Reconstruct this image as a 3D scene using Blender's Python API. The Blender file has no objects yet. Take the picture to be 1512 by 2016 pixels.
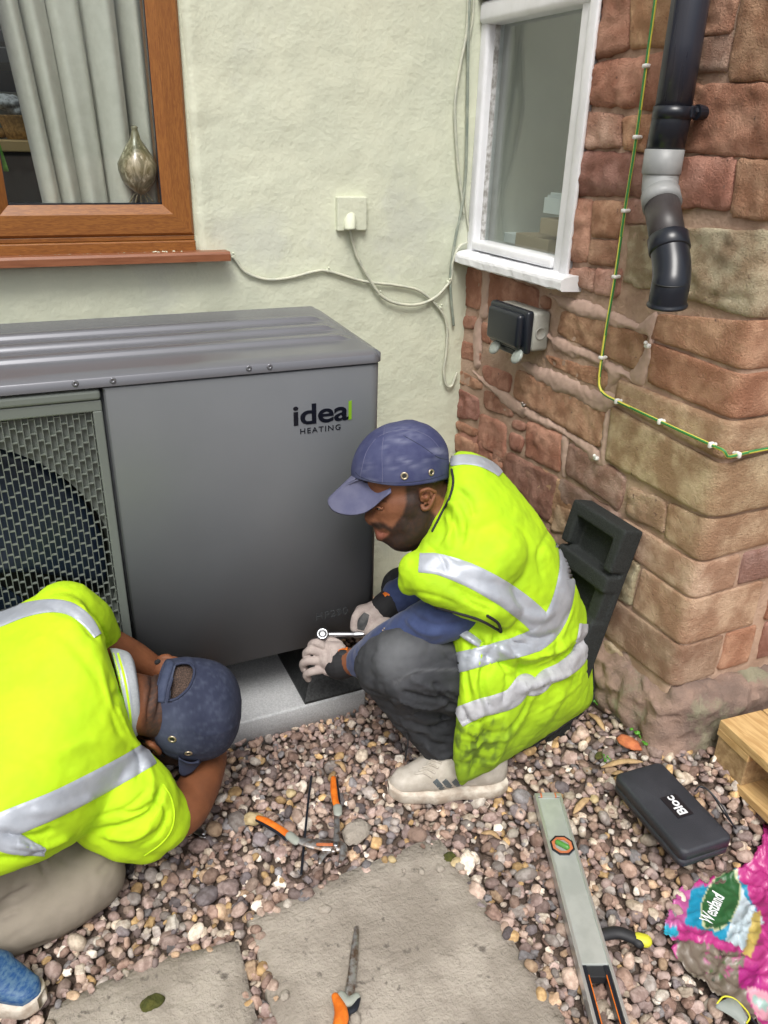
import bpy, bmesh, math, random
import numpy as np
from mathutils import Vector, Matrix, noise
from mathutils.bvhtree import BVHTree
random.seed(7); RNG = np.random.default_rng(7)
S = bpy.context.scene; COL = S.collection
# ---------------------------------------------------------------- camera
CAM = np.array([-1.2465, -2.1297, 1.4249])
MW = np.array([[0.9114703, -0.1539128, 0.3814875], [-0.4105906, -0.3972950, 0.8207144], [0.0252447, -0.9046920, -0.4253177]])
FOC = 1550.0
cd = bpy.data.cameras.new('camera'); cam = bpy.data.objects.new('camera', cd); COL.objects.link(cam); S.camera = cam
cd.sensor_fit = 'VERTICAL'; cd.sensor_height = 36; cd.lens = FOC / 2016 * 36; cd.clip_start = .02; cd.clip_end = 500
rx, ry, rz = MW[:, 0], MW[:, 1], MW[:, 2]
cam.matrix_world = Matrix([[rx[0], -ry[0], -rz[0], CAM[0]], [rx[1], -ry[1], -rz[1], CAM[1]], [rx[2], -ry[2], -rz[2], CAM[2]], [0, 0, 0, 1]])
# ---------------------------------------------------------------- daylight: bright overcast
SUN_EL, SUN_AZ = 56, 208      # azimuth in degrees clockwise from +Y
w = bpy.data.worlds.new('World'); S.world = w; w.use_nodes = True
nt = w.node_tree; bg = nt.nodes['Background']; sky = nt.nodes.new('ShaderNodeTexSky'); sky.sky_type = 'NISHITA'; sky.sun_disc = False
sky.sun_elevation = math.radians(SUN_EL); sky.sun_rotation = math.radians(SUN_AZ); sky.air_density = 1.0; sky.dust_density = 6.0; sky.ozone_density = 1.0
hsv = nt.nodes.new('ShaderNodeHueSaturation'); hsv.inputs['Saturation'].default_value = .35
nt.links.new(sky.outputs[0], hsv.inputs['Color']); nt.links.new(hsv.outputs[0], bg.inputs[0]); bg.inputs[1].default_value = .10
sd = bpy.data.lights.new('sun', 'SUN'); sd.energy = 1.5; sd.angle = math.radians(24); sd.color = (1, .97, .92)
sun = bpy.data.objects.new('sun', sd); COL.objects.link(sun)
_a = math.radians(SUN_AZ); _e = math.radians(SUN_EL)
sun.rotation_euler = Vector((math.sin(_a) * math.cos(_e), math.cos(_a) * math.cos(_e), math.sin(_e))).to_track_quat('Z', 'Y').to_euler()
S.view_settings.view_transform = 'Standard'; S.view_settings.look = 'None'; S.view_settings.gamma = 1; S.view_settings.exposure = .56
S.view_settings.use_curve_mapping = False

# ---------------------------------------------------------------- measuring helpers (photo pixel -> place in the world)
A = np.array
def ray(u, v): return MW @ A([u - 756., v - 1008., FOC])
def on(u, v, ax, val):            # point where the sight line meets the plane axis=val
    r = ray(u, v); return CAM + r * ((val - CAM[ax]) / r[ax])
def sst(t): t = min(1, max(0, t)); return t * t * (3 - 2 * t)
def GH(x, y): return .125 * sst((x + .36) / .40) * sst((y + 1.50) / .34)
def onG(u, v, off=0):             # where the sight line meets the gravel, off metres above it
    z = off
    for _ in range(12): p = on(u, v, 2, z); z = .5 * z + .5 * (GH(p[0], p[1]) + off)
    return p
def at(u, v, d): return CAM + ray(u, v) * (d / FOC)     # point at distance d along the view axis
def px(V):                        # project
    c = (np.asarray(V) - CAM) @ MW; return np.stack([c[..., 0] / c[..., 2] * FOC + 756, c[..., 1] / c[..., 2] * FOC + 1008], -1), c[..., 2]
def catmull(P, n):
    P = np.asarray(P, float); out = []
    Q = np.vstack([2 * P[0] - P[1], P, 2 * P[-1] - P[-2]])
    for i in range(1, len(Q) - 2):
        for k in range(n):
            t = k / n; a, b, c, d = Q[i - 1], Q[i], Q[i + 1], Q[i + 2]
            out.append(.5 * ((2 * b) + (c - a) * t + (2 * a - 5 * b + 4 * c - d) * t * t + (3 * b - a - 3 * c + d) * t ** 3))
    out.append(P[-1]); return A(out)
def fbm(x, y, z=0., o=3):
    return noise.fractal(Vector((x, y, z)), .9, 2.1, o, noise_basis='PERLIN_ORIGINAL')
# ---------------------------------------------------------------- objects
WL = {}
def obj(name, V, F, mat, parent=None, smooth=True, mi=None, label=None):
    V = np.asarray(V, float)
    base = WL[parent.name] if parent is not None else A([0., 0, 0])
    me = bpy.data.meshes.new(name); me.from_pydata((V - base).tolist(), [], F if isinstance(F, list) else [list(map(int, f)) for f in F])
    mats = mat if isinstance(mat, (list, tuple)) else [mat]
    for m in mats: me.materials.append(m)
    if smooth: me.polygons.foreach_set('use_smooth', [True] * len(me.polygons))
    if mi is not None: me.polygons.foreach_set('material_index', list(mi))
    me.update()
    o = bpy.data.objects.new(name, me); COL.objects.link(o)
    if parent is not None: o.parent = parent
    WL[o.name] = base
    if label: o['label'] = label
    return o
def thing(name, label, cat, base, group=None):
    o = bpy.data.objects.new(name, None); COL.objects.link(o); o.location = base; o.empty_display_size = .05
    o['label'] = label; o['category'] = cat
    if group: o['group'] = group
    WL[o.name] = A(base, float); return o
def tag(o, label, cat, group=None):
    V = np.empty(len(o.data.vertices) * 3); o.data.vertices.foreach_get('co', V); V = V.reshape(-1, 3)
    b = A([(V[:, 0].min() + V[:, 0].max()) / 2, (V[:, 1].min() + V[:, 1].max()) / 2, V[:, 2].min()])
    o.data.vertices.foreach_set('co', (V - b).ravel()); o.data.update(); o.location = b; WL[o.name] = b
    o['label'] = label; o['category'] = cat
    if group: o['group'] = group
    return o
def struct(o): o['kind'] = 'structure'; return o
def stuff(o): o['kind'] = 'stuff'; return o
def attr(o, name, vals):
    a = o.data.attributes.new(name, 'FLOAT', 'POINT'); a.data.foreach_set('value', np.asarray(vals, np.float32))
def attrc(o, name, vals):
    a = o.data.color_attributes.new(name, 'FLOAT_COLOR', 'POINT'); v = np.ones((len(vals), 4), np.float32); v[:, :3] = vals
    a.data.foreach_set('color', v.ravel())
def join(parts):
    V = []; F = []; n = 0
    for v, f in parts:
        V.append(np.asarray(v, float)); F += [[i + n for i in q] for q in f]; n += len(v)
    return np.vstack(V), F
# ---------------------------------------------------------------- shapes: each returns (verts, faces)
def frame_of(z, up=(0, 0, 1)):
    z = z / np.linalg.norm(z); up = A(up, float)
    if abs(z @ up) > .97: up = A([0, 1., 0]) if abs(z[1]) < .9 else A([1., 0, 0])
    x = np.cross(up, z); x /= np.linalg.norm(x); return x, np.cross(z, x), z
def box(lo, hi, bev=0, seg=2, R=None, c=None):
    lo = A(lo, float); hi = A(hi, float); m = (lo + hi) / 2; s = hi - lo
    bm = bmesh.new(); bmesh.ops.create_cube(bm, size=1)
    for v in bm.verts: v.co = Vector((v.co.x * s[0], v.co.y * s[1], v.co.z * s[2]))
    if bev: bmesh.ops.bevel(bm, geom=list(bm.edges), offset=min(bev, min(abs(s)) * .48), segments=seg, affect='EDGES', profile=.5)
    V = A([v.co[:] for v in bm.verts]); bm.verts.index_update(); F = [[v.index for v in f.verts] for f in bm.faces]; bm.free()
    if R is not None: V = V @ A(R).T
    return V + (m if c is None else A(c)), F
def rotm(axis, deg): return A(Matrix.Rotation(math.radians(deg), 3, axis))
def tube(P, r, n=12, caps='round', flat=None, up=(0, 0, 1)):
    P = np.asarray(P, float); r = np.full(len(P), r, float) if np.isscalar(r) else A(r, float)
    if caps == 'round':
        t0 = P[0] - P[1]; t0 /= np.linalg.norm(t0); t1 = P[-1] - P[-2]; t1 /= np.linalg.norm(t1)
        ks = [1.0, .92, .7, .38]
        P = np.vstack([[P[0] + t0 * r[0] * k for k in ks], P, [P[-1] + t1 * r[-1] * k for k in ks[::-1]]])
        r = np.concatenate([[r[0] * max(.03, math.sqrt(1 - k * k)) for k in ks], r, [r[-1] * max(.03, math.sqrt(1 - k * k)) for k in ks[::-1]]])
    T = np.gradient(P, axis=0); T /= np.linalg.norm(T, axis=1)[:, None] + 1e-12
    x, y, _ = frame_of(T[0], up); V = []
    for i in range(len(P)):
        x = x - T[i] * (x @ T[i]); x /= np.linalg.norm(x); y = np.cross(T[i], x)
        a = np.arange(n) * 2 * math.pi / n
        fy = 1 if flat is None else flat
        V.append(P[i] + r[i] * (np.cos(a)[:, None] * x + fy * np.sin(a)[:, None] * y))
    V = np.vstack(V); F = []
    for i in range(len(P) - 1):
        for k in range(n): F.append([i * n + k, i * n + (k + 1) % n, (i + 1) * n + (k + 1) % n, (i + 1) * n + k])
    if caps: F.append(list(range(n))[::-1]); F.append([(len(P) - 1) * n + k for k in range(n)])
    return V, F
def loft(rings, n=28, sub=4, cap=True, sq=1.0):
    """rings: (Lpx, Rpx, depth, halfdepth) cross sections of a body, measured in the photo and placed in depth."""
    K = []
    for q in rings: K.append([*q[0], *q[1], q[2], q[3], q[4] if len(q) > 4 else 0, *(q[5] if len(q) > 5 else (0, 0))])
    K = catmull(K, sub); V = []
    for k in K:
        dl = k[4]; L = at(k[0], k[1], dl - k[6]); R = at(k[2], k[3], dl + k[6]); c = (L + R) / 2; a = (R - L) / 2; vd = c - CAM; vd /= np.linalg.norm(vd)
        t = np.arange(n) * 2 * math.pi / n; ct = np.cos(t); st = np.sin(t)
        sv_ = at((k[0] + k[2]) / 2 + k[7], (k[1] + k[3]) / 2 + k[8], dl) - c
        V.append(c + (np.sign(ct) * abs(ct) ** sq)[:, None] * a + (np.sign(st) * abs(st) ** sq)[:, None] * vd * k[5] + np.maximum(-st, 0)[:, None] * sv_)
    m = len(V); V = np.vstack(V); F = []
    for i in range(m - 1):
        for k in range(n): F.append([i * n + k, i * n + (k + 1) % n, (i + 1) * n + (k + 1) % n, (i + 1) * n + k])
    if cap: F.append(list(range(n))[::-1]); F.append([(m - 1) * n + k for k in range(n)])
    return V, F
def ball(c, r, R=None, seg=3):
    bm = bmesh.new(); bmesh.ops.create_icosphere(bm, subdivisions=seg, radius=1); V = A([v.co[:] for v in bm.verts]); F = [[v.index for v in f.verts] for f in bm.faces]; bm.free()
    V = V * (A([r, r, r]) if np.isscalar(r) else A(r))
    if R is not None: V = V @ A(R).T
    return V + A(c), F
def lathe(prof, c, n=32, R=None, caps=True):
    V = []; F = []
    for r, z in prof:
        for k in range(n): a = 2 * math.pi * k / n; V.append((r * math.cos(a), r * math.sin(a), z))
    for i in range(len(prof) - 1):
        for k in range(n): F.append([i * n + k, i * n + (k + 1) % n, (i + 1) * n + (k + 1) % n, (i + 1) * n + k])
    if caps: F.append(list(range(n))[::-1]); F.append([(len(prof) - 1) * n + k for k in range(n)])
    V = A(V)
    if R is not None: V = V @ A(R).T
    return V + A(c), F
def prism(poly, a, b, ax=2):      # polygon extruded along an axis from a to b; poly in the two other axes
    n = len(poly); V = []
    for t in (a, b):
        for p in poly: q = list(p); q.insert(ax, t); V.append(q)
    F = [list(range(n))[::-1], list(range(n, 2 * n))] + [[i, (i + 1) % n, n + (i + 1) % n, n + i] for i in range(n)]
    return A(V, float), F
def grid(fn, nu, nv):
    V = A([fn(i / nu, j / nv) for j in range(nv + 1) for i in range(nu + 1)]); F = []
    for j in range(nv):
        for i in range(nu): a = j * (nu + 1) + i; F.append([a, a + 1, a + nu + 2, a + nu + 1])
    return V, F
def solid(V, F, vec):             # sheet -> slab, thickened by vec (constant or per vertex)
    n = len(V); V2 = np.vstack([V, V + vec]); cnt = {}
    for f in F:
        for i in range(len(f)): e = (f[i], f[(i + 1) % len(f)]); cnt[e] = 1
    G = [list(f) for f in F] + [[i + n for i in f][::-1] for f in F]
    for (a, b) in cnt:
        if (b, a) not in cnt: G.append([b, a, a + n, b + n])
    return V2, G
def fuse(parts, voxel, smooth=6, factor=.5):
    V, F = join(parts); me = bpy.data.meshes.new('t'); me.from_pydata(V.tolist(), [], F); o = bpy.data.objects.new('t', me); COL.objects.link(o)
    m = o.modifiers.new('r', 'REMESH'); m.mode = 'VOXEL'; m.voxel_size = voxel
    if smooth: s = o.modifiers.new('s', 'SMOOTH'); s.factor = factor; s.iterations = smooth
    dg = bpy.context.evaluated_depsgraph_get(); e = o.evaluated_get(dg); em = e.to_mesh()
    V = np.empty(len(em.vertices) * 3); em.vertices.foreach_get('co', V); F = [list(p.vertices) for p in em.polygons]; e.to_mesh_clear()
    bpy.data.objects.remove(o); bpy.data.meshes.remove(me); return V.reshape(-1, 3), F
def normals(V, F):
    me = bpy.data.meshes.new('t'); me.from_pydata(V.tolist(), [], F); me.update(); N = np.empty(len(V) * 3); me.vertices.foreach_get('normal', N); bpy.data.meshes.remove(me); return N.reshape(-1, 3)
def segdist(Q, P):                # distance of 2D points Q to polyline P, and parameter along it
    P = np.asarray(P, float); best = np.full(len(Q), 1e9); par = np.zeros(len(Q))
    for i in range(len(P) - 1):
        a, b = P[i], P[i + 1]; d = b - a; t = np.clip(((Q - a) @ d) / (d @ d + 1e-9), 0, 1); D = np.linalg.norm(Q - (a + t[:, None] * d), axis=1)
        m = D < best; best[m] = D[m]; par[m] = (i + t[m]) / (len(P) - 1)
    return best, par
def inpoly(Q, P):
    P = np.asarray(P, float); c = np.zeros(len(Q), bool); n = len(P)
    for i in range(n):
        a, b = P[i], P[i - 1]
        m = ((a[1] > Q[:, 1]) != (b[1] > Q[:, 1])) & (Q[:, 0] < (b[0] - a[0]) * (Q[:, 1] - a[1]) / (b[1] - a[1] + 1e-12) + a[0]); c ^= m
    return c
def sdpoly(Q, P): d, _ = segdist(Q, list(P) + [P[0]]); return np.where(inpoly(Q, P), -d, d)
def folds(V, F, lines, near=None):
    """press creases and ridges into a garment: lines = (polyline in photo pixels, width px, height m)"""
    N = normals(V, F); Q, d = px(V); H = np.zeros(len(V)); front = ((V - CAM) * N).sum(1) < 0
    for P, wd, h in lines:
        if len(P) > 2: P = catmull(P, 5)
        D, t = segdist(Q, P); H += h * np.exp(-(D / wd) ** 2) * np.clip(np.minimum(t, 1 - t) * 6 + .25, 0, 1)
    H = np.where(front, H, H * .2); return V + N * H[:, None]
def rough_up(V, F, amp, sc, o=3):
    N = normals(V, F); return V + N * A([amp * fbm(*(p * sc), o) for p in V])[:, None]
def crumple(V, F, amp, sc, st=(1, 1, 1), seed=0., mask=None):      # sharp cloth creases
    N = normals(V, F); W_ = V * A(st) * sc; H = []
    for p in W_:
        a = noise.noise(Vector(p) + Vector((seed, 0, 0))); b = noise.noise(Vector(p * 2.1) + Vector((seed + 7 + a, a, 0))); H.append(-(max(0, 1 - abs(a) * 5) ** 1.5) - .5 * (max(0, 1 - abs(b) * 5) ** 1.5))
    return V + N * (amp * A(H) * (1 if mask is None else mask))[:, None]
class Surf:                       # lay strips, seams and badges onto a finished surface
    def __init__(s, V, F): s.t = BVHTree.FromPolygons([Vector(v) for v in V], F)
    def hit(s, u, v, off=.0015):
        r = Vector(ray(u, v)).normalized(); h = s.t.ray_cast(Vector(CAM), r)
        if h[0] is None:
            h = s.t.find_nearest(Vector(at(u, v, s.last)))
        p, n = h[0], h[1]
        if n.dot(r) > 0: n = -n
        s.last = float(((A(p) - CAM) @ MW)[2]); return A(p) + A(n) * off
    last = 1.8
    def band(s, P, hw, nw=12, sub=14, off=.0030, thick=.0012):
        K = A([[*p, (hw if np.isscalar(hw) else hw[i])] for i, p in enumerate(P)], float); K = catmull(K, sub)
        T = np.gradient(K[:, :2], axis=0); T /= np.linalg.norm(T, axis=1)[:, None]; Nn = np.stack([-T[:, 1], T[:, 0]], 1); V = []
        for k, n in zip(K, Nn):
            for j in range(nw + 1): q = k[:2] + n * k[2] * (2 * j / nw - 1); V.append(s.hit(q[0], q[1], off if 0 < j < nw else off * .3))
        F = [[i * (nw + 1) + j, i * (nw + 1) + j + 1, (i + 1) * (nw + 1) + j + 1, (i + 1) * (nw + 1) + j] for i in range(len(K) - 1) for j in range(nw)]
        return A(V), F
    def cord(s, P, r, sub=6, off=.001, n=8):
        K = catmull(P, sub) if len(P) > 2 else A(P, float); return tube([s.hit(k[0], k[1], off) for k in K], r, n)
# ---------------------------------------------------------------- materials
def mat(name, c1, c2=None, sc=20, rough=.6, metal=0, bump=0, bs=150, bd=.002, c3=None, sc3=90, th3=.62, spec=.5, coat=0, objcol=False, vcol=None, detail=5, stretch=None,
        layers=(), sheen=0, sss=0, rvar=0, alpha=1, bump2=0, bs2=12, dist=0, c2w=(.35, .65)):
    m = bpy.data.materials.new(name); m.use_nodes = True; t = m.node_tree; N = t.nodes; L = t.links; b = N['Principled BSDF']
    tc = N.new('ShaderNodeTexCoord'); vec = tc.outputs['Object']
    if stretch:
        mp = N.new('ShaderNodeMapping'); mp.inputs['Scale'].default_value = stretch; L.new(vec, mp.inputs[0]); vec = mp.outputs[0]
    def nz(scale, det=detail, rg=.6, ds=0):
        n = N.new('ShaderNodeTexNoise'); n.inputs['Scale'].default_value = scale; n.inputs['Detail'].default_value = det; n.inputs['Roughness'].default_value = rg; n.inputs['Distortion'].default_value = ds; L.new(vec, n.inputs['Vector']); return n.outputs['Fac']
    def rng(f, a, c, o0=0., o1=1.):
        r = N.new('ShaderNodeMapRange'); r.interpolation_type = 'SMOOTHSTEP'; r.inputs[1].default_value = a; r.inputs[2].default_value = c; r.inputs[3].default_value = o0; r.inputs[4].default_value = o1; L.new(f, r.inputs[0]); return r.outputs[0]
    def mix(f, a, c, mode='MIX'):
        x = N.new('ShaderNodeMix'); x.data_type = 'RGBA'; x.blend_type = mode
        for s, val in ((0, f), (6, a), (7, c)):
            if isinstance(val, (int, float)): x.inputs[s].default_value = val
            elif isinstance(val, (tuple, list)): x.inputs[s].default_value = (*val, 1)
            else: L.new(val, x.inputs[s])
        return x.outputs[2]
    col = c1
    if vcol: a = N.new('ShaderNodeVertexColor'); a.layer_name = vcol; col = a.outputs[0]
    if objcol:
        oi = N.new('ShaderNodeObjectInfo'); col = oi.outputs['Color']
    if c2 is not None:
        f = rng(nz(sc, ds=dist), *c2w)
        col = mix(f, col, c2 if not (objcol or vcol) else mix(1., col, c2, 'MULTIPLY'))
    if c3 is not None: col = mix(rng(nz(sc3), th3, th3 + .1), col, c3)
    ro = rough
    for an, cc, rr in layers:
        g = N.new('ShaderNodeAttribute'); g.attribute_name = an
        col = mix(g.outputs['Fac'], col, cc)
    if isinstance(col, tuple): b.inputs['Base Color'].default_value = (*col, 1)
    else: L.new(col, b.inputs['Base Color'])
    if rvar: L.new(rng(nz(sc * .7), .3, .7, max(.02, rough - rvar), rough + rvar), b.inputs['Roughness'])
    else: b.inputs['Roughness'].default_value = rough
    b.inputs['Metallic'].default_value = metal; b.inputs['Specular IOR Level'].default_value = spec; b.inputs['Coat Weight'].default_value = coat
    if sheen: b.inputs['Sheen Weight'].default_value = sheen
    if sss: b.inputs['Subsurface Weight'].default_value = sss; b.inputs['Subsurface Radius'].default_value = (.01, .004, .002); b.inputs['Subsurface Scale'].default_value = 1
    if alpha < 1: b.inputs['Alpha'].default_value = alpha
    if bump:
        bp = N.new('ShaderNodeBump'); bp.inputs['Strength'].default_value = bump; bp.inputs['Distance'].default_value = bd; L.new(nz(bs, 6, .65), bp.inputs['Height'])
        if bump2:
            b2 = N.new('ShaderNodeBump'); b2.inputs['Strength'].default_value = bump2; b2.inputs['Distance'].default_value = bd * 4; L.new(nz(bs2, 3), b2.inputs['Height']); L.new(b2.outputs[0], bp.inputs['Normal'])
        L.new(bp.outputs[0], b.inputs['Normal'])
    m.diffuse_color = (*(c1 if isinstance(c1, tuple) else (.5, .5, .5)), 1); return m
def glassmat(name, tint=(1, 1, 1), refl=1.0):
    m = bpy.data.materials.new(name); m.use_nodes = True; t = m.node_tree; N = t.nodes; L = t.links; N.remove(N['Principled BSDF'])
    g = N.new('ShaderNodeBsdfGlossy'); g.inputs['Roughness'].default_value = .015; tr = N.new('ShaderNodeBsdfTransparent'); tr.inputs[0].default_value = (*tint, 1)
    lw = N.new('ShaderNodeLayerWeight'); lw.inputs[0].default_value = .5; p5 = N.new('ShaderNodeMath'); p5.operation = 'POWER'; p5.inputs[1].default_value = 4; L.new(lw.outputs['Facing'], p5.inputs[0])
    mu = N.new('ShaderNodeMath'); mu.operation = 'MULTIPLY_ADD'; mu.inputs[1].default_value = .9; mu.inputs[2].default_value = .045 * refl; mu.use_clamp = True; L.new(p5.outputs[0], mu.inputs[0])
    x = N.new('ShaderNodeMixShader'); L.new(mu.outputs[0], x.inputs[0]); L.new(tr.outputs[0], x.inputs[1]); L.new(g.outputs[0], x.inputs[2]); L.new(x.outputs[0], N['Material Output'].inputs[0]); return m
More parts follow.
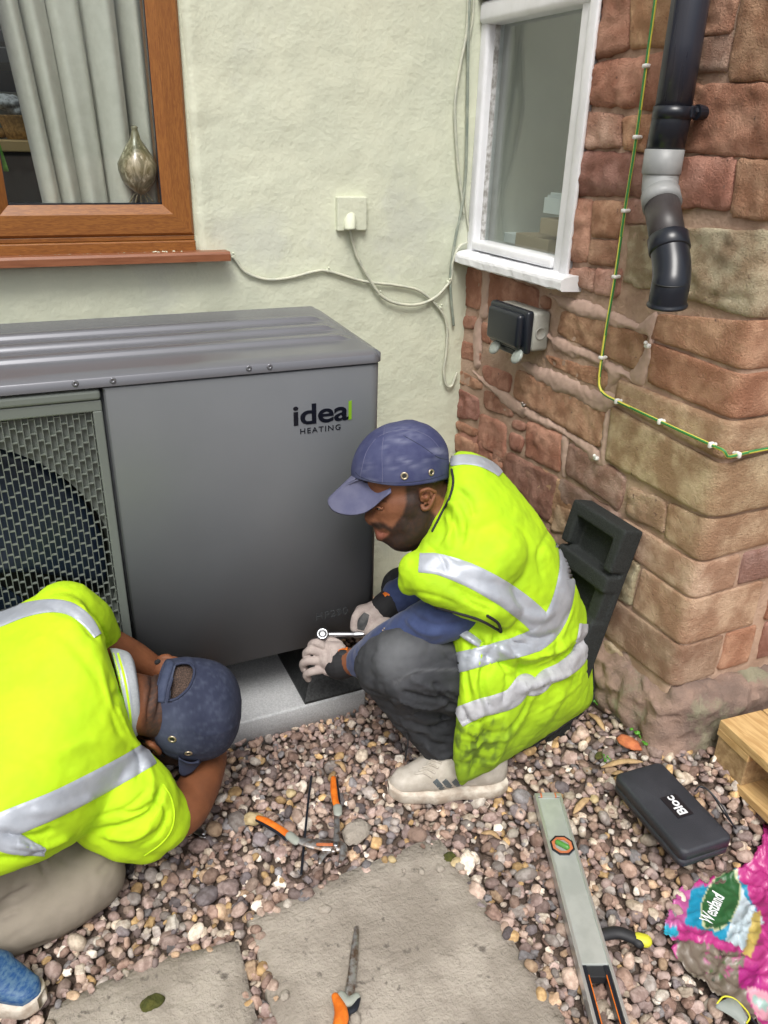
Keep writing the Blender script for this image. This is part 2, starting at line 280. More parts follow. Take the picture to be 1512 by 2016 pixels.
MT = dict(
 cream=mat('cream_render', (.63, .655, .515), (.575, .605, .48), sc=5, rough=.78, bump=.45, bs=80, bd=.004, bump2=.3, bs2=14, c3=(.555, .58, .485), sc3=2.2, th3=.56),
 mortar=mat('pink_mortar', (.50, .35, .26), (.38, .25, .18), sc=14, rough=.9, bump=1, bs=120, bd=.004),
 smear=mat('smooth_cement', (.48, .34, .275), (.42, .29, .23), sc=10, rough=.8, bump=.5, bs=60, bd=.003),
 stone=mat('sandstone', (.4, .2, .1), (.58, .47, .42), sc=13, rough=.92, objcol=True, bump=1, bs=240, bd=.006, bump2=.22, bs2=75, c3=(.15, .09, .07), sc3=60, th3=.64, detail=9, c2w=(.3, .62)),
 rock=mat('plinth_rock', (.33, .225, .175), (.19, .135, .11), sc=8, rough=.92, bump=1, bs=260, bd=.004, bump2=.35, bs2=34, c3=(.27, .25, .17), sc3=7, th3=.54, detail=9),
 oak=mat('golden_oak_foil', (.285, .112, .024), (.19, .066, .014), sc=30, rough=.38, stretch=(1, 1, 9), bump=.15, bs=200, bd=.001, dist=1.5),
 oakv=mat('golden_oak_foil_upright', (.285, .112, .024), (.20, .068, .014), sc=30, rough=.38, stretch=(9, 9, .9), bump=.15, bs=200, bd=.001, dist=1.5),
 oaksill=mat('oak_sill_foil', (.25, .094, .042), (.19, .066, .028), sc=22, rough=.42, stretch=(.6, 8, 8), bump=.2, bs=150, bd=.001, c3=(.6, .5, .45), sc3=130, th3=.74),
 white=mat('white_gloss_paint', (.80, .81, .84), (.72, .73, .75), sc=12, rough=.35, bump=.25, bs=60, bd=.002, c3=(.30, .27, .24), sc3=45, th3=.74),
 putty=mat('dirty_putty', (.62, .62, .62), (.30, .29, .27), sc=60, rough=.8, bump=.6, bs=200),
 glass=glassmat('window_glass', (.93, .96, .95), 1.0), glassB=glassmat('old_pane_glass', (.90, .93, .91), 1.5),
 curtain=mat('curtain_cloth', (.62, .60, .54), (.57, .55, .49), sc=40, rough=.9, sheen=.2, bump=.3, bs=700, bd=.0006),
 hem=mat('curtain_lining', (.64, .55, .40), (.58, .49, .36), sc=60, rough=.9),
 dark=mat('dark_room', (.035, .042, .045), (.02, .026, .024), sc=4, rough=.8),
 roomw=mat('room_wall', (.55, .56, .53), (.5, .5, .47), sc=3, rough=.8),
 tilew=mat('white_tile', (.75, .75, .74), rough=.2), tileb=mat('navy_tile', (.02, .03, .10), rough=.15),
 worktop=mat('pale_worktop', (.45, .33, .16), rough=.4), basket=mat('wicker', (.42, .26, .10), (.22, .13, .05), sc=90, rough=.8, bump=1, bs=120, bd=.004),
 greycloth=mat('grey_check_cloth', (.35, .38, .40), (.08, .09, .10), sc=55, rough=.9), green=mat('bright_green_reflection', (.20, .52, .05), (.10, .33, .03), sc=30, rough=.5),
 vase=mat('seedpod_glaze', (.34, .30, .20), (.14, .12, .06), sc=22, rough=.3, coat=.5, dist=4, c3=(.60, .56, .42), sc3=60, th3=.58, bump=.3, bs=60, stretch=(1, 1, .45)),
 steel=mat('silver_metal', (.55, .56, .58), rough=.28, metal=1), steeld=mat('worn_steel', (.50, .50, .50), (.20, .13, .09), sc=60, rough=.4, metal=.85),
 hp=mat('grey_powder_coat', (.185, .198, .215), (.172, .185, .202), sc=3, rough=.44, metal=.15, bump=.06, bs=900, bd=.0004, spec=.5),
 hpl=mat('grey_satin_lid', (.17, .175, .195), (.155, .16, .175), sc=2, rough=.27, metal=.35, bump=.05, bs=700, bd=.0003),
 hpg=mat('grille_grey_plastic', (.145, .165, .15), rough=.42), fanin=mat('fan_housing_black', (.012, .014, .013), rough=.5), fanb=mat('fan_blade', (.015, .028, .055), rough=.35),
 black=mat('black_plastic', (.011, .014, .021), rough=.28), blackm=mat('matt_black_plastic', (.016, .017, .02), rough=.6, bump=.4, bs=600, bd=.0006),
 pipe=mat('black_downpipe', (.018, .022, .036), (.035, .035, .045), sc=8, rough=.33, stretch=(6, 6, .5), rvar=.12), pipeg=mat('dark_grey_pipe', (.055, .048, .048), (.035, .03, .03), sc=12, rough=.42),
 greyp=mat('light_grey_plastic', (.29, .30, .30), (.24, .25, .25), sc=20, rough=.42), boxg=mat('socket_box_grey', (.36, .36, .33), (.28, .28, .25), sc=30, rough=.5),
 clear=mat('clear_flap', (.36, .40, .37), rough=.15, alpha=.75), cablew=mat('painted_cable', (.56, .565, .45), (.44, .46, .38), sc=30, rough=.55), cableg=mat('grey_green_cable', (.30, .33, .27), (.20, .24, .2), sc=20, rough=.5),
 egreen=mat('earth_green', (.04, .22, .06), rough=.4), eyel=mat('earth_yellow', (.75, .68, .10), rough=.4), clip=mat('white_clip', (.75, .75, .72), rough=.45),
 foam=mat('black_foam_pack', (.010, .012, .012), (.022, .027, .027), sc=260, rough=.8, bump=1, bs=260, bd=.003), slab=mat('grey_plinth_slab', (.50, .51, .52), (.38, .39, .40), sc=220, rough=.75, bump=.8, bs=260, bd=.002),
 rubber=mat('black_rubber', (.010, .011, .012), (.03, .032, .033), sc=150, rough=.55, bump=.6, bs=240, bd=.0015),
 pine=mat('pallet_pine', (.62, .42, .19), (.46, .28, .11), sc=14, rough=.7, stretch=(7, .8, 7), bump=.4, bs=80, bd=.001, dist=1), pinee=mat('pine_block_chip', (.48, .33, .17), (.30, .19, .09), sc=60, rough=.85, bump=.6, bs=180),
 paving=mat('paving_concrete', (.42, .375, .32), (.28, .245, .205), sc=6, rough=.92, bump=1, bs=150, bd=.004, bump2=.5, bs2=30, c3=(.15, .13, .11), sc3=38, th3=.60, detail=9),
 soil=mat('gravel_soil', (.20, .145, .115), (.12, .085, .065), sc=40, rough=.95, bump=1, bs=120, bd=.01),
 pebble=mat('river_pebbles', (.3, .2, .2), (.62, .58, .56), sc=80, rough=.85, vcol='Col', bump=.8, bs=320, bd=.002, spec=.2, c3=(.5, .45, .4), sc3=130, th3=.68, detail=8), moss=mat('moss', (.10, .10, .02), (.05, .06, .01), sc=60, rough=1, bump=1, bs=220, bd=.006),
 leaf=mat('weed_leaf', (.10, .33, .03), (.06, .2, .02), sc=60, rough=.5), woodc=mat('wood_splinter', (.50, .34, .18), (.30, .19, .10), sc=60, rough=.8, stretch=(1, 1, 1)),
 brick=mat('orange_brick_shard', (.55, .18, .07), (.42, .12, .05), sc=60, rough=.9, bump=.6, bs=200), pale=mat('pale_yellow_stone', (.52, .42, .24), (.38, .28, .14), sc=50, rough=.8, bump=.7, bs=120),
 orange=mat('orange_grip', (.80, .21, .02), (.6, .13, .01), sc=40, rough=.45), gripg=mat('grey_grip_collar', (.30, .32, .28), rough=.6),
 level=mat('brushed_aluminium', (.58, .62, .60), (.49, .53, .51), sc=18, rough=.30, metal=.45), levedge=mat('level_edge', (.62, .64, .64), rough=.3, metal=.7), vial=mat('vial_green', (.08, .26, .05), rough=.15),
 case=mat('case_black_weave', (.022, .025, .033), (.035, .038, .048), sc=8, rough=.45, bump=.8, bs=420, bd=.0015), tabl=mat('black_gloss_badge', (.01, .011, .016), rough=.3), wtext=mat('white_print', (.8, .82, .85), rough=.5),
 ltext=mat('logo_gloss_black', (.006, .007, .012), rough=.2), lgreen=mat('logo_green', (.20, .38, .02), rough=.25),
 bag=mat('printed_bag_film', (.5, .1, .3), None, rough=.38, vcol='Col', coat=.15, bump=.3, bs=70, bd=.003),
 hivis=mat('hi_vis_yellow_cloth', (.45, .72, .006), (.38, .63, .006), sc=9, rough=.8, bump=.25, bs=900, bd=.0005, layers=(('dirt', (.10, .165, .015), 1),)),
 hivis2=mat('hi_vis_polo_mesh', (.49, .75, .006), (.43, .68, .006), sc=9, rough=.8, bump=.5, bs=900, bd=.0008, layers=(('dirt', (.3, .42, .02), 1),)),
 tape=mat('reflective_tape', (.42, .45, .50), (.36, .39, .44), sc=20, rough=.45, metal=.2, bump=.3, bs=90, bd=.002), tapeb=mat('dirty_reflective_tape', (.50, .51, .54), (.40, .41, .44), sc=30, rough=.5, bump=.5, bs=70, bd=.004),
 binding=mat('black_binding', (.012, .012, .014), rough=.8), navy=mat('navy_sweater', (.028, .045, .125), (.04, .062, .16), sc=30, rough=.85, sheen=.15, bump=.3, bs=800, bd=.0006),
 cap=mat('navy_cap_twill', (.030, .036, .105), (.048, .056, .13), sc=25, rough=.8, bump=.3, bs=900, bd=.0004, layers=(('chalk', (.30, .32, .42), 1),)), cap2=mat('dark_navy_cap', (.017, .023, .052), (.030, .038, .074), sc=14, rough=.85, bump=.4, bs=800, bd=.0005, layers=(('chalk', (.10, .12, .18), 1),)),
 brim=mat('faded_brim', (.085, .09, .165), (.12, .125, .20), sc=18, rough=.8, bump=.3, bs=900, bd=.0004), eyelet=mat('brass_eyelet', (.45, .38, .28), rough=.35, metal=.8),
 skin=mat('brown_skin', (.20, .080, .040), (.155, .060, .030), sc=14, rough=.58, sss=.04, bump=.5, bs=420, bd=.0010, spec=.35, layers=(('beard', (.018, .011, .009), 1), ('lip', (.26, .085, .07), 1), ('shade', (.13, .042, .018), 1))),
 skin2=mat('brown_skin_arm', (.22, .082, .036), (.17, .060, .026), sc=16, rough=.58, sss=.04, bump=.5, bs=300, bd=.0012, spec=.35, layers=(('beard', (.042, .027, .022), 1),)), eye=mat('eye_white', (.6, .55, .5), rough=.2), pupil=mat('pupil', (.01, .006, .005), rough=.1),
 jeans=mat('charcoal_jeans', (.018, .020, .024), (.034, .036, .042), sc=7, rough=.88, bump=.5, bs=700, bd=.0008, layers=(('worn', (.125, .13, .14), 1),)), beige=mat('taupe_trousers', (.26, .225, .18), (.22, .19, .15), sc=12, rough=.85, bump=.3, bs=600, bd=.0006),
 shoe=mat('white_trainer', (.56, .52, .46), (.44, .40, .34), sc=30, rough=.6, bump=.3, bs=250, bd=.001), sole=mat('rubber_sole', (.60, .55, .47), (.42, .35, .28), sc=40, rough=.6), stripe=mat('grey_stripe', (.10, .12, .13), rough=.6), shoeb=mat('blue_knit_shoe', (.006, .060, .20), (.08, .16, .26), sc=90, rough=.6, stretch=(1, 1, 3)),
 glove=mat('grey_work_glove', (.42, .36, .33), (.35, .29, .27), sc=40, rough=.85, bump=.5, bs=600, bd=.001), gloved=mat('black_glove_palm', (.03, .032, .034), (.07, .07, .07), sc=60, rough=.6), collar=mat('grey_rib_collar', (.42, .45, .48), (.36, .39, .42), sc=200, rough=.85, bump=.5, bs=500, bd=.001),
 yellow=mat('yellow_band', (.62, .60, .04), rough=.5), card=mat('brown_cardboard', (.38, .29, .20), rough=.8), paper=mat('white_paper', (.70, .74, .78), rough=.7), hedge=mat('hedge_leaves', (.05, .09, .03), (.025, .05, .015), sc=6, rough=.7))
# ================================================================ SETTING
# ---- gravel bed
def gfn(u, v): x = -4 + 8 * u; y = -6 + 6.4 * v; return (x, y, -.012 + .006 * fbm(x * 3, y * 3) + GH(x, y))
V, F = grid(gfn, 160, 130); struct(obj('ground', V, F, MT['soil']))
struct(obj('garden_ground', *box((-60, -60, -.2), (60, 60, -.045)), MT['soil'], smooth=False))
# paving slabs set in the gravel
def slab_poly(pts, top, th, name, label):
    c = np.mean(pts, 0); n = 14; q = [A(p) for p in pts]
    P2 = []
    for i in range(len(q)):
        a, b = q[i], q[(i + 1) % len(q)]
        for k in range(10): t = k / 10; p = a + (b - a) * t; P2.append(p + (c - p) * (.012 * fbm(p[0] * 30, p[1] * 30)) * 2)
    rings = []
    for s, z in ((1.0, top - th), (1.0, top - .006), (.992, top), (.8, top), (.5, top), (.2, top)):
        rings.append([(*(c + (p - c) * s), z + (.0015 * fbm(p[0] * s * 12, p[1] * s * 12) if s < 1 else 0)) for p in P2])
    m = len(P2); V = A([p for r in rings for p in r]); F = []
    for i in range(len(rings) - 1):
        for k in range(m): F.append([i * m + k, i * m + (k + 1) % m, (i + 1) * m + (k + 1) % m, (i + 1) * m + k])
    F.append([(len(rings) - 1) * m + k for k in range(m)])
    return obj(name, V, F, MT['paving'])
g2 = lambda u, v, z=0: on(u, v, 2, z)[:2]
PAV = [([g2(488, 1806, .016), g2(655, 1726, .016), g2(838, 1652, .016), g2(866, 1650, .016), g2(920, 1722, .016), g2(1000, 1835, .016), g2(1110, 2000, .016), A([-.50, -1.62]), A([-1.03, -1.70]), g2(543, 2016, .016)], 'large worn concrete paving slab under the orange handled tool'),
       ([g2(95, 1985, .014), g2(300, 1888, .014), g2(470, 1852, .014), g2(497, 1960, .014), g2(512, 2030, .014), g2(520, 2140, .014), g2(60, 2160, .014)], 'smaller stained concrete slab left of the large paving slab')]
for i, (pl, lab) in enumerate(PAV):
    o = slab_poly(pl, .016 - .002 * i, .06, 'paving_slab', lab); tag(o, lab, 'paving slab')
# ---- render wall with the window opening
WX0, WX1, WZ0, WZ1 = -2.30, -.811, 1.150, 2.30
def wallfn(x, z):
    d = .006 * fbm(x * 2.1 + 3, z * 2.1) + .0018 * fbm(x * 9, z * 9) + .0009 * fbm(x * 34, z * 34) + .0022 * max(0, noise.noise(Vector((x * 17, z * 23, 3))) - .25)
    dx = max(WX0 - x, x - WX1, 0); dz = max(WZ0 - z, z - WZ1, 0); e = math.hypot(dx, dz)
    if e < .10: d += .008 * math.exp(-(e / .03) ** 2) * (1 + .8 * fbm(x * 9, z * 9))
    y = -d * 1.0
    if e < .022: y += (.022 - e) ** 2 / .022 * 1.6          # rounded return into the opening
    return (x, y, z)
def patch(x0, x1, z0, z1, st=.014):
    return grid(lambda u, v: wallfn(x0 + (x1 - x0) * u, z0 + (z1 - z0) * v), max(1, round((x1 - x0) / st)), max(1, round((z1 - z0) / st)))
wallA = thing('rendered_wall', 'pale cream rendered house wall behind the heat pump unit', 'wall', (-1.2, 0, 0))
parts = [patch(WX1, .03, -.1, 2.3), patch(WX0, WX1, -.1, WZ0, .02), patch(-3.2, WX0, -.1, 2.3, .05), patch(-3.2, .03, 2.3, 3.4, .05)]
V, F = join(parts); obj('render', V, F, MT['cream'], wallA)
obj('reveal', *join([box((WX1 - .004, .01, WZ0 - .02), (WX1 + .03, .2, WZ1)), box((WX0 - .05, .03, WZ0 - .04), (WX1 + .03, .2, WZ0 - .006)), box((WX0 - .03, .02, WZ0), (WX0, .2, WZ1)), box((WX0, .02, WZ1), (WX1, .2, WZ1 + .05))]), MT['cream'], wallA, smooth=False)
# ---- sandstone return wall: unwrapped coordinate s (s<0 runs back to the corner, s>0 is the face round the quoin)
QY = -1.064
def unw(s, z, d):
    r = .022
    if s < -r: return (-d, QY - s, z)
    if s > r: return (s, QY - d, z)
    a = (s + r) / (2 * r) * math.pi / 2; R = r * .9
    return (R - (R + d) * math.cos(a), QY + R - (R + d) * math.sin(a), z)
def sB(u, v): p = on(u, v, 0, 0); return (-(p[1] - QY), p[2])
def sC(u, v): p = on(u, v, 1, QY); return (p[0], p[2])
def z3(x, y): return (880 + x / 2.392, y / 2.392)
def z4(x, y): return (880 + x / 2.392, 500 + y / 2.392)
def z5(x, y): return (1000 + x / 2.953, 950 + y / 2.953)
stonewall = thing('stone_wall', 'red sandstone return wall with large quoins at the right', 'wall', (.3, -.9, 0))
def mfn(u, v):
    s = -1.075 + 2.3 * u; z = -.1 + 3.5 * v
    return unw(s, z, -.0022 + .0045 * fbm(s * 7, z * 7) + .003 * fbm(s * 30, z * 30))
def inwin(s, z): return -1.064 + .010 < s < -1.064 + .50 and 1.12 < z < 1.735
V, F = grid(mfn, 190, 230)
sv = A([(-1.075 + 2.3 * (i % 191) / 190, -.1 + 3.5 * (i // 191) / 230) for i in range(len(V))])
F = [f for f in F if not all(inwin(*sv[i]) for i in f)]
obj('mortar', V, F, MT['mortar'], stonewall)
TINT = {'r': (.50, .275, .195), 'd': (.39, .215, .165), 'o': (.54, .335, .215), 't': (.56, .415, .275), 'g': (.54, .475, .335), 'k': (.40, .275, .225), 'p': (.58, .375, .285), 'y': (.58, .445, .30), 'b': (.46, .31, .215)}
def samp(poly, t):
    P = [A(p, float) for p in poly]; L = [0]
    for a, b in zip(P, P[1:]): L.append(L[-1] + np.linalg.norm(b - a))
    x = t * L[-1]
    for i in range(len(P) - 1):
        if x <= L[i + 1] + 1e-9: k = (x - L[i]) / max(1e-9, L[i + 1] - L[i]); return P[i] + (P[i + 1] - P[i]) * k
    return P[-1]
NST = 0
def stone(top, bot, tint='r', proud=.0075, rough=1.05, res=.009, rr=.003, cr=.013, grow=0):
    global NST; NST += 1; sd = NST * 7.3
    if grow:
        c_ = (A(top[0]) + A(top[-1]) + A(bot[0]) + A(bot[-1])) / 4; gf = lambda p: A(p) + np.sign(A(p) - c_) * grow
        top = [gf(p) for p in top]; bot = [gf(p) for p in bot]
    wd = max(np.linalg.norm(A(top[0]) - A(top[-1])), np.linalg.norm(A(bot[0]) - A(bot[-1]))); hg = max(np.linalg.norm(A(top[0]) - A(bot[0])), np.linalg.norm(A(top[-1]) - A(bot[-1])))
    nu = int(min(44, max(5, wd / res))); nv = int(min(34, max(5, hg / res)))
    us = [0, .0009 / wd, .003 / wd] + [(i + .0) / nu for i in range(1, nu)] + [1 - .003 / wd, 1 - .0009 / wd, 1]; vs = [0, .0009 / hg, .003 / hg] + [i / nv for i in range(1, nv)] + [1 - .003 / hg, 1 - .0009 / hg, 1]
    V = []
    for v in vs:
        for u in us:
            a = samp(top, u); b = samp(bot, u); p = a + (b - a) * v
            eu = min(u, 1 - u) * wd; ev = min(v, 1 - v) * hg; e = min(eu, ev)
            if eu < cr and ev < cr: e = min(e, cr - math.hypot(cr - eu, cr - ev)); e = max(e, -.004)
            wob = .0035 * rough; p = p + wob * A([fbm(p[0] * 28, p[1] * 28, sd), fbm(p[0] * 28 + 9, p[1] * 28, sd)]) * (1 if e < .03 else .3)
            d = (-.010 if e < .0006 else .001 + (proud - .001) * (1 - math.exp(-max(e, 0) / rr))) + rough * (.0045 * fbm(p[0] * 11, p[1] * 16, sd) + .0040 * fbm(p[0] * 38, p[1] * 46, sd)) * min(1, e / .015 + .2)
            V.append(unw(p[0], p[1], d))
    n = len(us); F = [[j * n + i, j * n + i + 1, (j + 1) * n + i + 1, (j + 1) * n + i] for j in range(len(vs) - 1) for i in range(n - 1)]
    o = obj('stone', V, [f[::-1] for f in F], MT['stone'], stonewall)
    c = 1.12 * A(TINT[tint]) * (1 + .09 * (RNG.random(3) - .5)) * (1 + .16 * (RNG.random() - .5)); o.color = (*c, 1); return o
def q3(pts, t, **k): P = [sB(*z3(*p)) for p in pts]; k.setdefault('cr', .009); k.setdefault('grow', .0022); stone([P[0], P[1]], [P[3], P[2]], t, **k)
def q4(pts, t, **k): P = [sB(*z4(*p)) for p in pts]; k.setdefault('grow', .0018); stone([P[0], P[1]], [P[3], P[2]], t, **k)
def q5(pts, t, **k): P = [sB(*z5(*p)) for p in pts]; stone([P[0], P[1]], [P[3], P[2]], t, **k)
for pts, t in [
 ([(748, -60), (868, -60), (862, 225), (700, 285)], 'r'), ([(876, -60), (1140, -60), (1100, 215), (866, 228)], 'o'), ([(704, 298), (1070, 245), (1040, 520), (664, 492)], 'r'),
 ([(660, 525), (832, 543), (822, 695), (640, 700)], 'p'), ([(840, 545), (1060, 540), (1050, 720), (828, 700)], 'o'), ([(642, 712), (1040, 730), (1030, 930), (614, 918)], 'd'),
 ([(610, 930), (690, 942), (664, 1240), (572, 1222)], 'r'), ([(696, 942), (838, 950), (818, 1122), (680, 1116)], 'o'), ([(682, 1128), (814, 1134), (800, 1250), (666, 1244)], 'o'),
 ([(845, 948), (1100, 925), (1100, 1045), (838, 1052)], 'p'), ([(1190, -60), (1392, -60), (1350, 145), (1190, 180)], 'r'), ([(1130, 195), (1350, 158), (1320, 335), (1110, 348)], 'k'),
 ([(1130, 395), (1700, 400), (1750, 765), (1090, 712)], 'r'), ([(1400, -60), (1800, -60), (1720, 388), (1326, 380)], 'o'),
 ([(1060, 735), (1365, 745), (1332, 985), (1060, 978)], 'r'), ([(1376, 746), (1740, 772), (1700, 1062), (1340, 1018)], 'o'),
 ([(590, 1262), (700, 1266), (690, 1380), (560, 1320)], 'p'), ([(706, 1266), (826, 1270), (812, 1400), (696, 1385)], 'p')]:
    q3(pts, t, **({'rough': 1.5, 'proud': .014, 'rr': .010} if t in 'rd' and pts[0][0] < 900 else {}))
for pts, t in [
 ([(92, 55), (165, 78), (156, 265), (84, 240)], 'r'), ([(205, 82), (432, 172), (424, 335), (190, 285)], 'r'), ([(440, 195), (486, 210), (482, 265), (438, 245)], 'r'),
 ([(80, 290), (136, 296), (128, 355), (74, 350)], 'r'), ([(165, 322), (215, 332), (206, 425), (163, 410)], 'r'), ([(70, 408), (162, 440), (156, 512), (64, 488)], 'r'),
 ([(545, 262), (945, 378), (890, 548), (518, 372)], 'o'), ([(460, 476), (782, 560), (745, 640), (497, 528)], 'o'), ([(168, 525), (300, 562), (296, 655), (178, 600)], 'r'),
 ([(330, 540), (757, 752), (716, 918), (312, 672)], 'o'), ([(60, 543), (168, 606), (165, 640), (56, 612)], 'r'), ([(52, 632), (150, 684), (146, 782), (48, 768)], 'd'),
 ([(174, 636), (312, 700), (312, 775), (174, 722)], 'r'), ([(156, 752), (278, 802), (276, 974), (148, 892)], 'r'), ([(312, 782), (374, 795), (362, 832), (306, 820)], 'r'),
 ([(300, 838), (368, 862), (356, 938), (297, 918)], 'r'), ([(384, 782), (547, 852), (536, 1034), (368, 950)], 'r'), ([(580, 885), (850, 1050), (816, 1208), (562, 1036)], 'k'),
 ([(48, 782), (146, 832), (140, 866), (44, 822)], 'r'), ([(44, 842), (160, 900), (152, 962), (40, 930)], 'r'), ([(170, 906), (276, 985), (262, 1080), (160, 975)], 'r'),
 ([(288, 930), (532, 1056), (482, 1265), (268, 1100)], 'd'), ([(534, 1052), (822, 1225), (810, 1292), (522, 1160)], 'k'), ([(524, 1172), (622, 1222), (600, 1330), (488, 1300)], 't')]:
    q4(pts, t, **({'proud': .004, 'rough': 1.2} if pts[0][1] < 700 else {}))
for pts, t in [([(560, 330), (770, 470), (722, 722), (560, 640)], 'g'), ([(520, 905), (590, 922), (700, 1036), (560, 1160)], 'g')]: q5(pts, t)
# stones that turn the corner: left end on the back-running face, the arris, right end on the front face
def quoin(lt, lb, ct, cb, rt, rb, t, **k):
    k.setdefault('rough', .42); k.setdefault('proud', .0045); k.setdefault('rr', .0020); k.setdefault('cr', .005)
    ctz = sB(*ct)[1] if isinstance(ct, tuple) else ct; cbz = sB(*cb)[1] if isinstance(cb, tuple) else cb
    stone([sB(*lt), (0, ctz), rt if not isinstance(rt, tuple) or len(rt) == 2 and rt[0] < 5 else sC(*rt)], [sB(*lb), (0, cbz), rb if rb[0] < 5 else sC(*rb)], t, **k)
G = .0022
def zq(v, side=0): return v
# corner heights measured along the arris
cz = lambda u, v: sB(u, v)[1]
h = [cz(1486, 630), cz(*z4(1400, 560)), cz(*z4(1340, 785)), cz(*z4(1245, 1250)), cz(*z5(1095, 455)), cz(*z5(1042, 664)), cz(*z5(985, 934)), cz(*z5(930, 1180))]
quoin(z3(860, 1062), z3(828, 1330), 1.30, h[0] + G, (.30, 1.30), (.30, h[0] + G), 'g', rough=1.5)
quoin(z4(997, 280), z4(962, 400), h[0] - G, h[1] + .004, (.30, h[0]), (.30, h[1] + .004), 'o')
quoin(z4(960, 412), z4(945, 606), h[1] - .004, h[2] + G, (.42, h[1]), (.42, h[2] + G), 'o')
quoin(z4(816, 586), z4(792, 700), h[2] - G, h[2] - .085, (.24, h[2] - G), (.24, h[2] - .07), 't', proud=.010)
quoin(z4(782, 716), z4(752, 974), h[2] - .093, h[3] + G, (.20, h[2] - .080), (.20, h[3] + .002), 't', proud=.010)
P = [sB(*z5(*p)) for p in [(706, 12), (930, 112), (918, 302), (682, 192)]]; stone([P[0], P[1]], [P[3], P[2]], 't')
quoin(z5(934, 114), z5(912, 318), h[3] - G, h[4] + G, (.20, h[3] - .006), (.20, h[4] + .012), 't')
quoin(z5(672, 204), z5(600, 352), h[4] - G, h[5] + G, (.12, h[4]), (.12, h[5] + .006), 'y')
quoin(z5(784, 492), z5(722, 726), h[5] - G, h[6] + G, (.215, h[5] + .004), (.215, h[6] + .006), 'y')
quoin(z5(600, 660), z5(560, 880), h[6] - G, h[7] + .004, (.128, h[6]), (.128, h[7] + .006), 'b')
for (s0, s1, za, zb, t) in [(.21, .70, h[2] - .085, h[3] + .004, 'd'), (.21, .7, h[2] - G, h[2] - .075, 'd'), (.13, .42, h[4], h[5] + .01, 'k'), (.21, .60, h[3] - .004, h[4] + .014, 'd'), (.255, .55, h[5] + .004, h[6] + .006, 'r'), (.137, .235, h[6], h[7] + .012, 'o'), (.262, .5, h[6], h[7] + .012, 'd'),
    (.31, .8, 1.30, h[1] + .01, 'd'), (.43, .9, h[1], h[2], 'r'), (.62, 1.1, h[3], h[4], 'r'), (.44, .9, h[4], h[5], 'r')]:
    stone([(s0, za), (s1, za)], [(s0, zb), (s1, zb)], t, rough=.42, proud=.0045, rr=.002, cr=.006)
# courses out of sight above and behind the worker
for z0 in (1.78, 1.95, 2.12, 2.29):
    s = -1.06
    while s < 1.0:
        ln = random.uniform(.2, .42)
        if s < 0 < s + ln: stone([(s, z0 + .15), (0, z0 + .15), (s + ln, z0 + .15)], [(s, z0), (0, z0), (s + ln, z0)], 'o', res=.03)
        else: stone([(s, z0 + .15), (s + ln, z0 + .15)], [(s, z0), (s + ln, z0)], random.choice('rod'), res=.03)
        s += ln + .015
for (s0, s1, za, zb, t) in [(-.95, -.72, .42, .30, 'r'), (-.70, -.50, .46, .33, 'd'), (-.48, -.30, .44, .32, 'b'), (-1.0, -.8, .28, .14, 'd'), (-.78, -.55, .29, .15, 'r'), (-.53, -.32, .30, .17, 'b'), (-1.04, -.86, .60, .45, 'r'), (-.84, -.62, .60, .48, 'd'), (-.60, -.42, .62, .48, 'o'), (-.40, -.30, .60, .46, 'b'), (-1.0, -.7, .12, -.04, 'd'), (-.68, -.3, .13, -.04, 'r')]:
    stone([(s0, za), (s1, za)], [(s0, zb), (s1, zb)], t, proud=.005)
# smooth cement smeared between the stones around the socket
def smear(pts):
    P = A([sB(*z4(*p)) for p in pts]); P = catmull(np.vstack([P, P[:1]]), 4)[:-1]; lo = P.min(0) - .01; hi = P.max(0) + .01; st = .0020; nx, ny = int((hi[0] - lo[0]) / st), int((hi[1] - lo[1]) / st)
    Q = A([(lo[0] + i * st, lo[1] + j * st) for j in range(ny) for i in range(nx)]); sdv = sdpoly(Q, P) + A([.007 * fbm(q[0] * 30, q[1] * 30, 0, 2) for q in Q]); mp = {}; V = []; F = []
    for k, (q, s_) in enumerate(zip(Q, sdv)):
        if s_ < .0025: mp[k] = len(V); V.append(unw(q[0], q[1], -.004 + .0125 * (1 - math.exp(min(0, s_ - .0025) / .007)) + .0022 * fbm(q[0] * 14, q[1] * 14) + .0008 * fbm(q[0] * 60, q[1] * 60)))
    for j in range(ny - 1):
        for i in range(nx - 1):
            a = [j * nx + i, j * nx + i + 1, (j + 1) * nx + i + 1, (j + 1) * nx + i]
            if all(k in mp for k in a): F.append([mp[k] for k in a])
    obj('cement_smear', V, F, MT['smear'], stonewall)
for s in [[(480, 190), (620, 215), (760, 260), (900, 330), (985, 270), (975, 420), (955, 560), (905, 625), (860, 560), (920, 480), (940, 385), (800, 345), (640, 300), (545, 262)],
          [(170, 60), (208, 80), (190, 290), (165, 322), (160, 520), (130, 520), (128, 350), (158, 265)],
          [(470, 380), (560, 410), (690, 470), (770, 510), (860, 560), (900, 620), (820, 580), (770, 640), (740, 640), (760, 560), (650, 500), (520, 460)],
          [(335, 505), (420, 530), (560, 570), (720, 650), (745, 640), (800, 690), (750, 745), (640, 700), (500, 640), (400, 575)],
          [(90, 520), (200, 610), (320, 680), (430, 760), (520, 800), (600, 860), (690, 905), (760, 990), (720, 1005), (640, 930), (540, 850), (430, 800), (310, 745), (240, 680), (160, 600)],
          [(540, 850), (575, 870), (560, 1025), (540, 1030)], [(745, 750), (775, 720), (755, 900), (760, 990), (715, 1005), (725, 900)]]: smear(s)
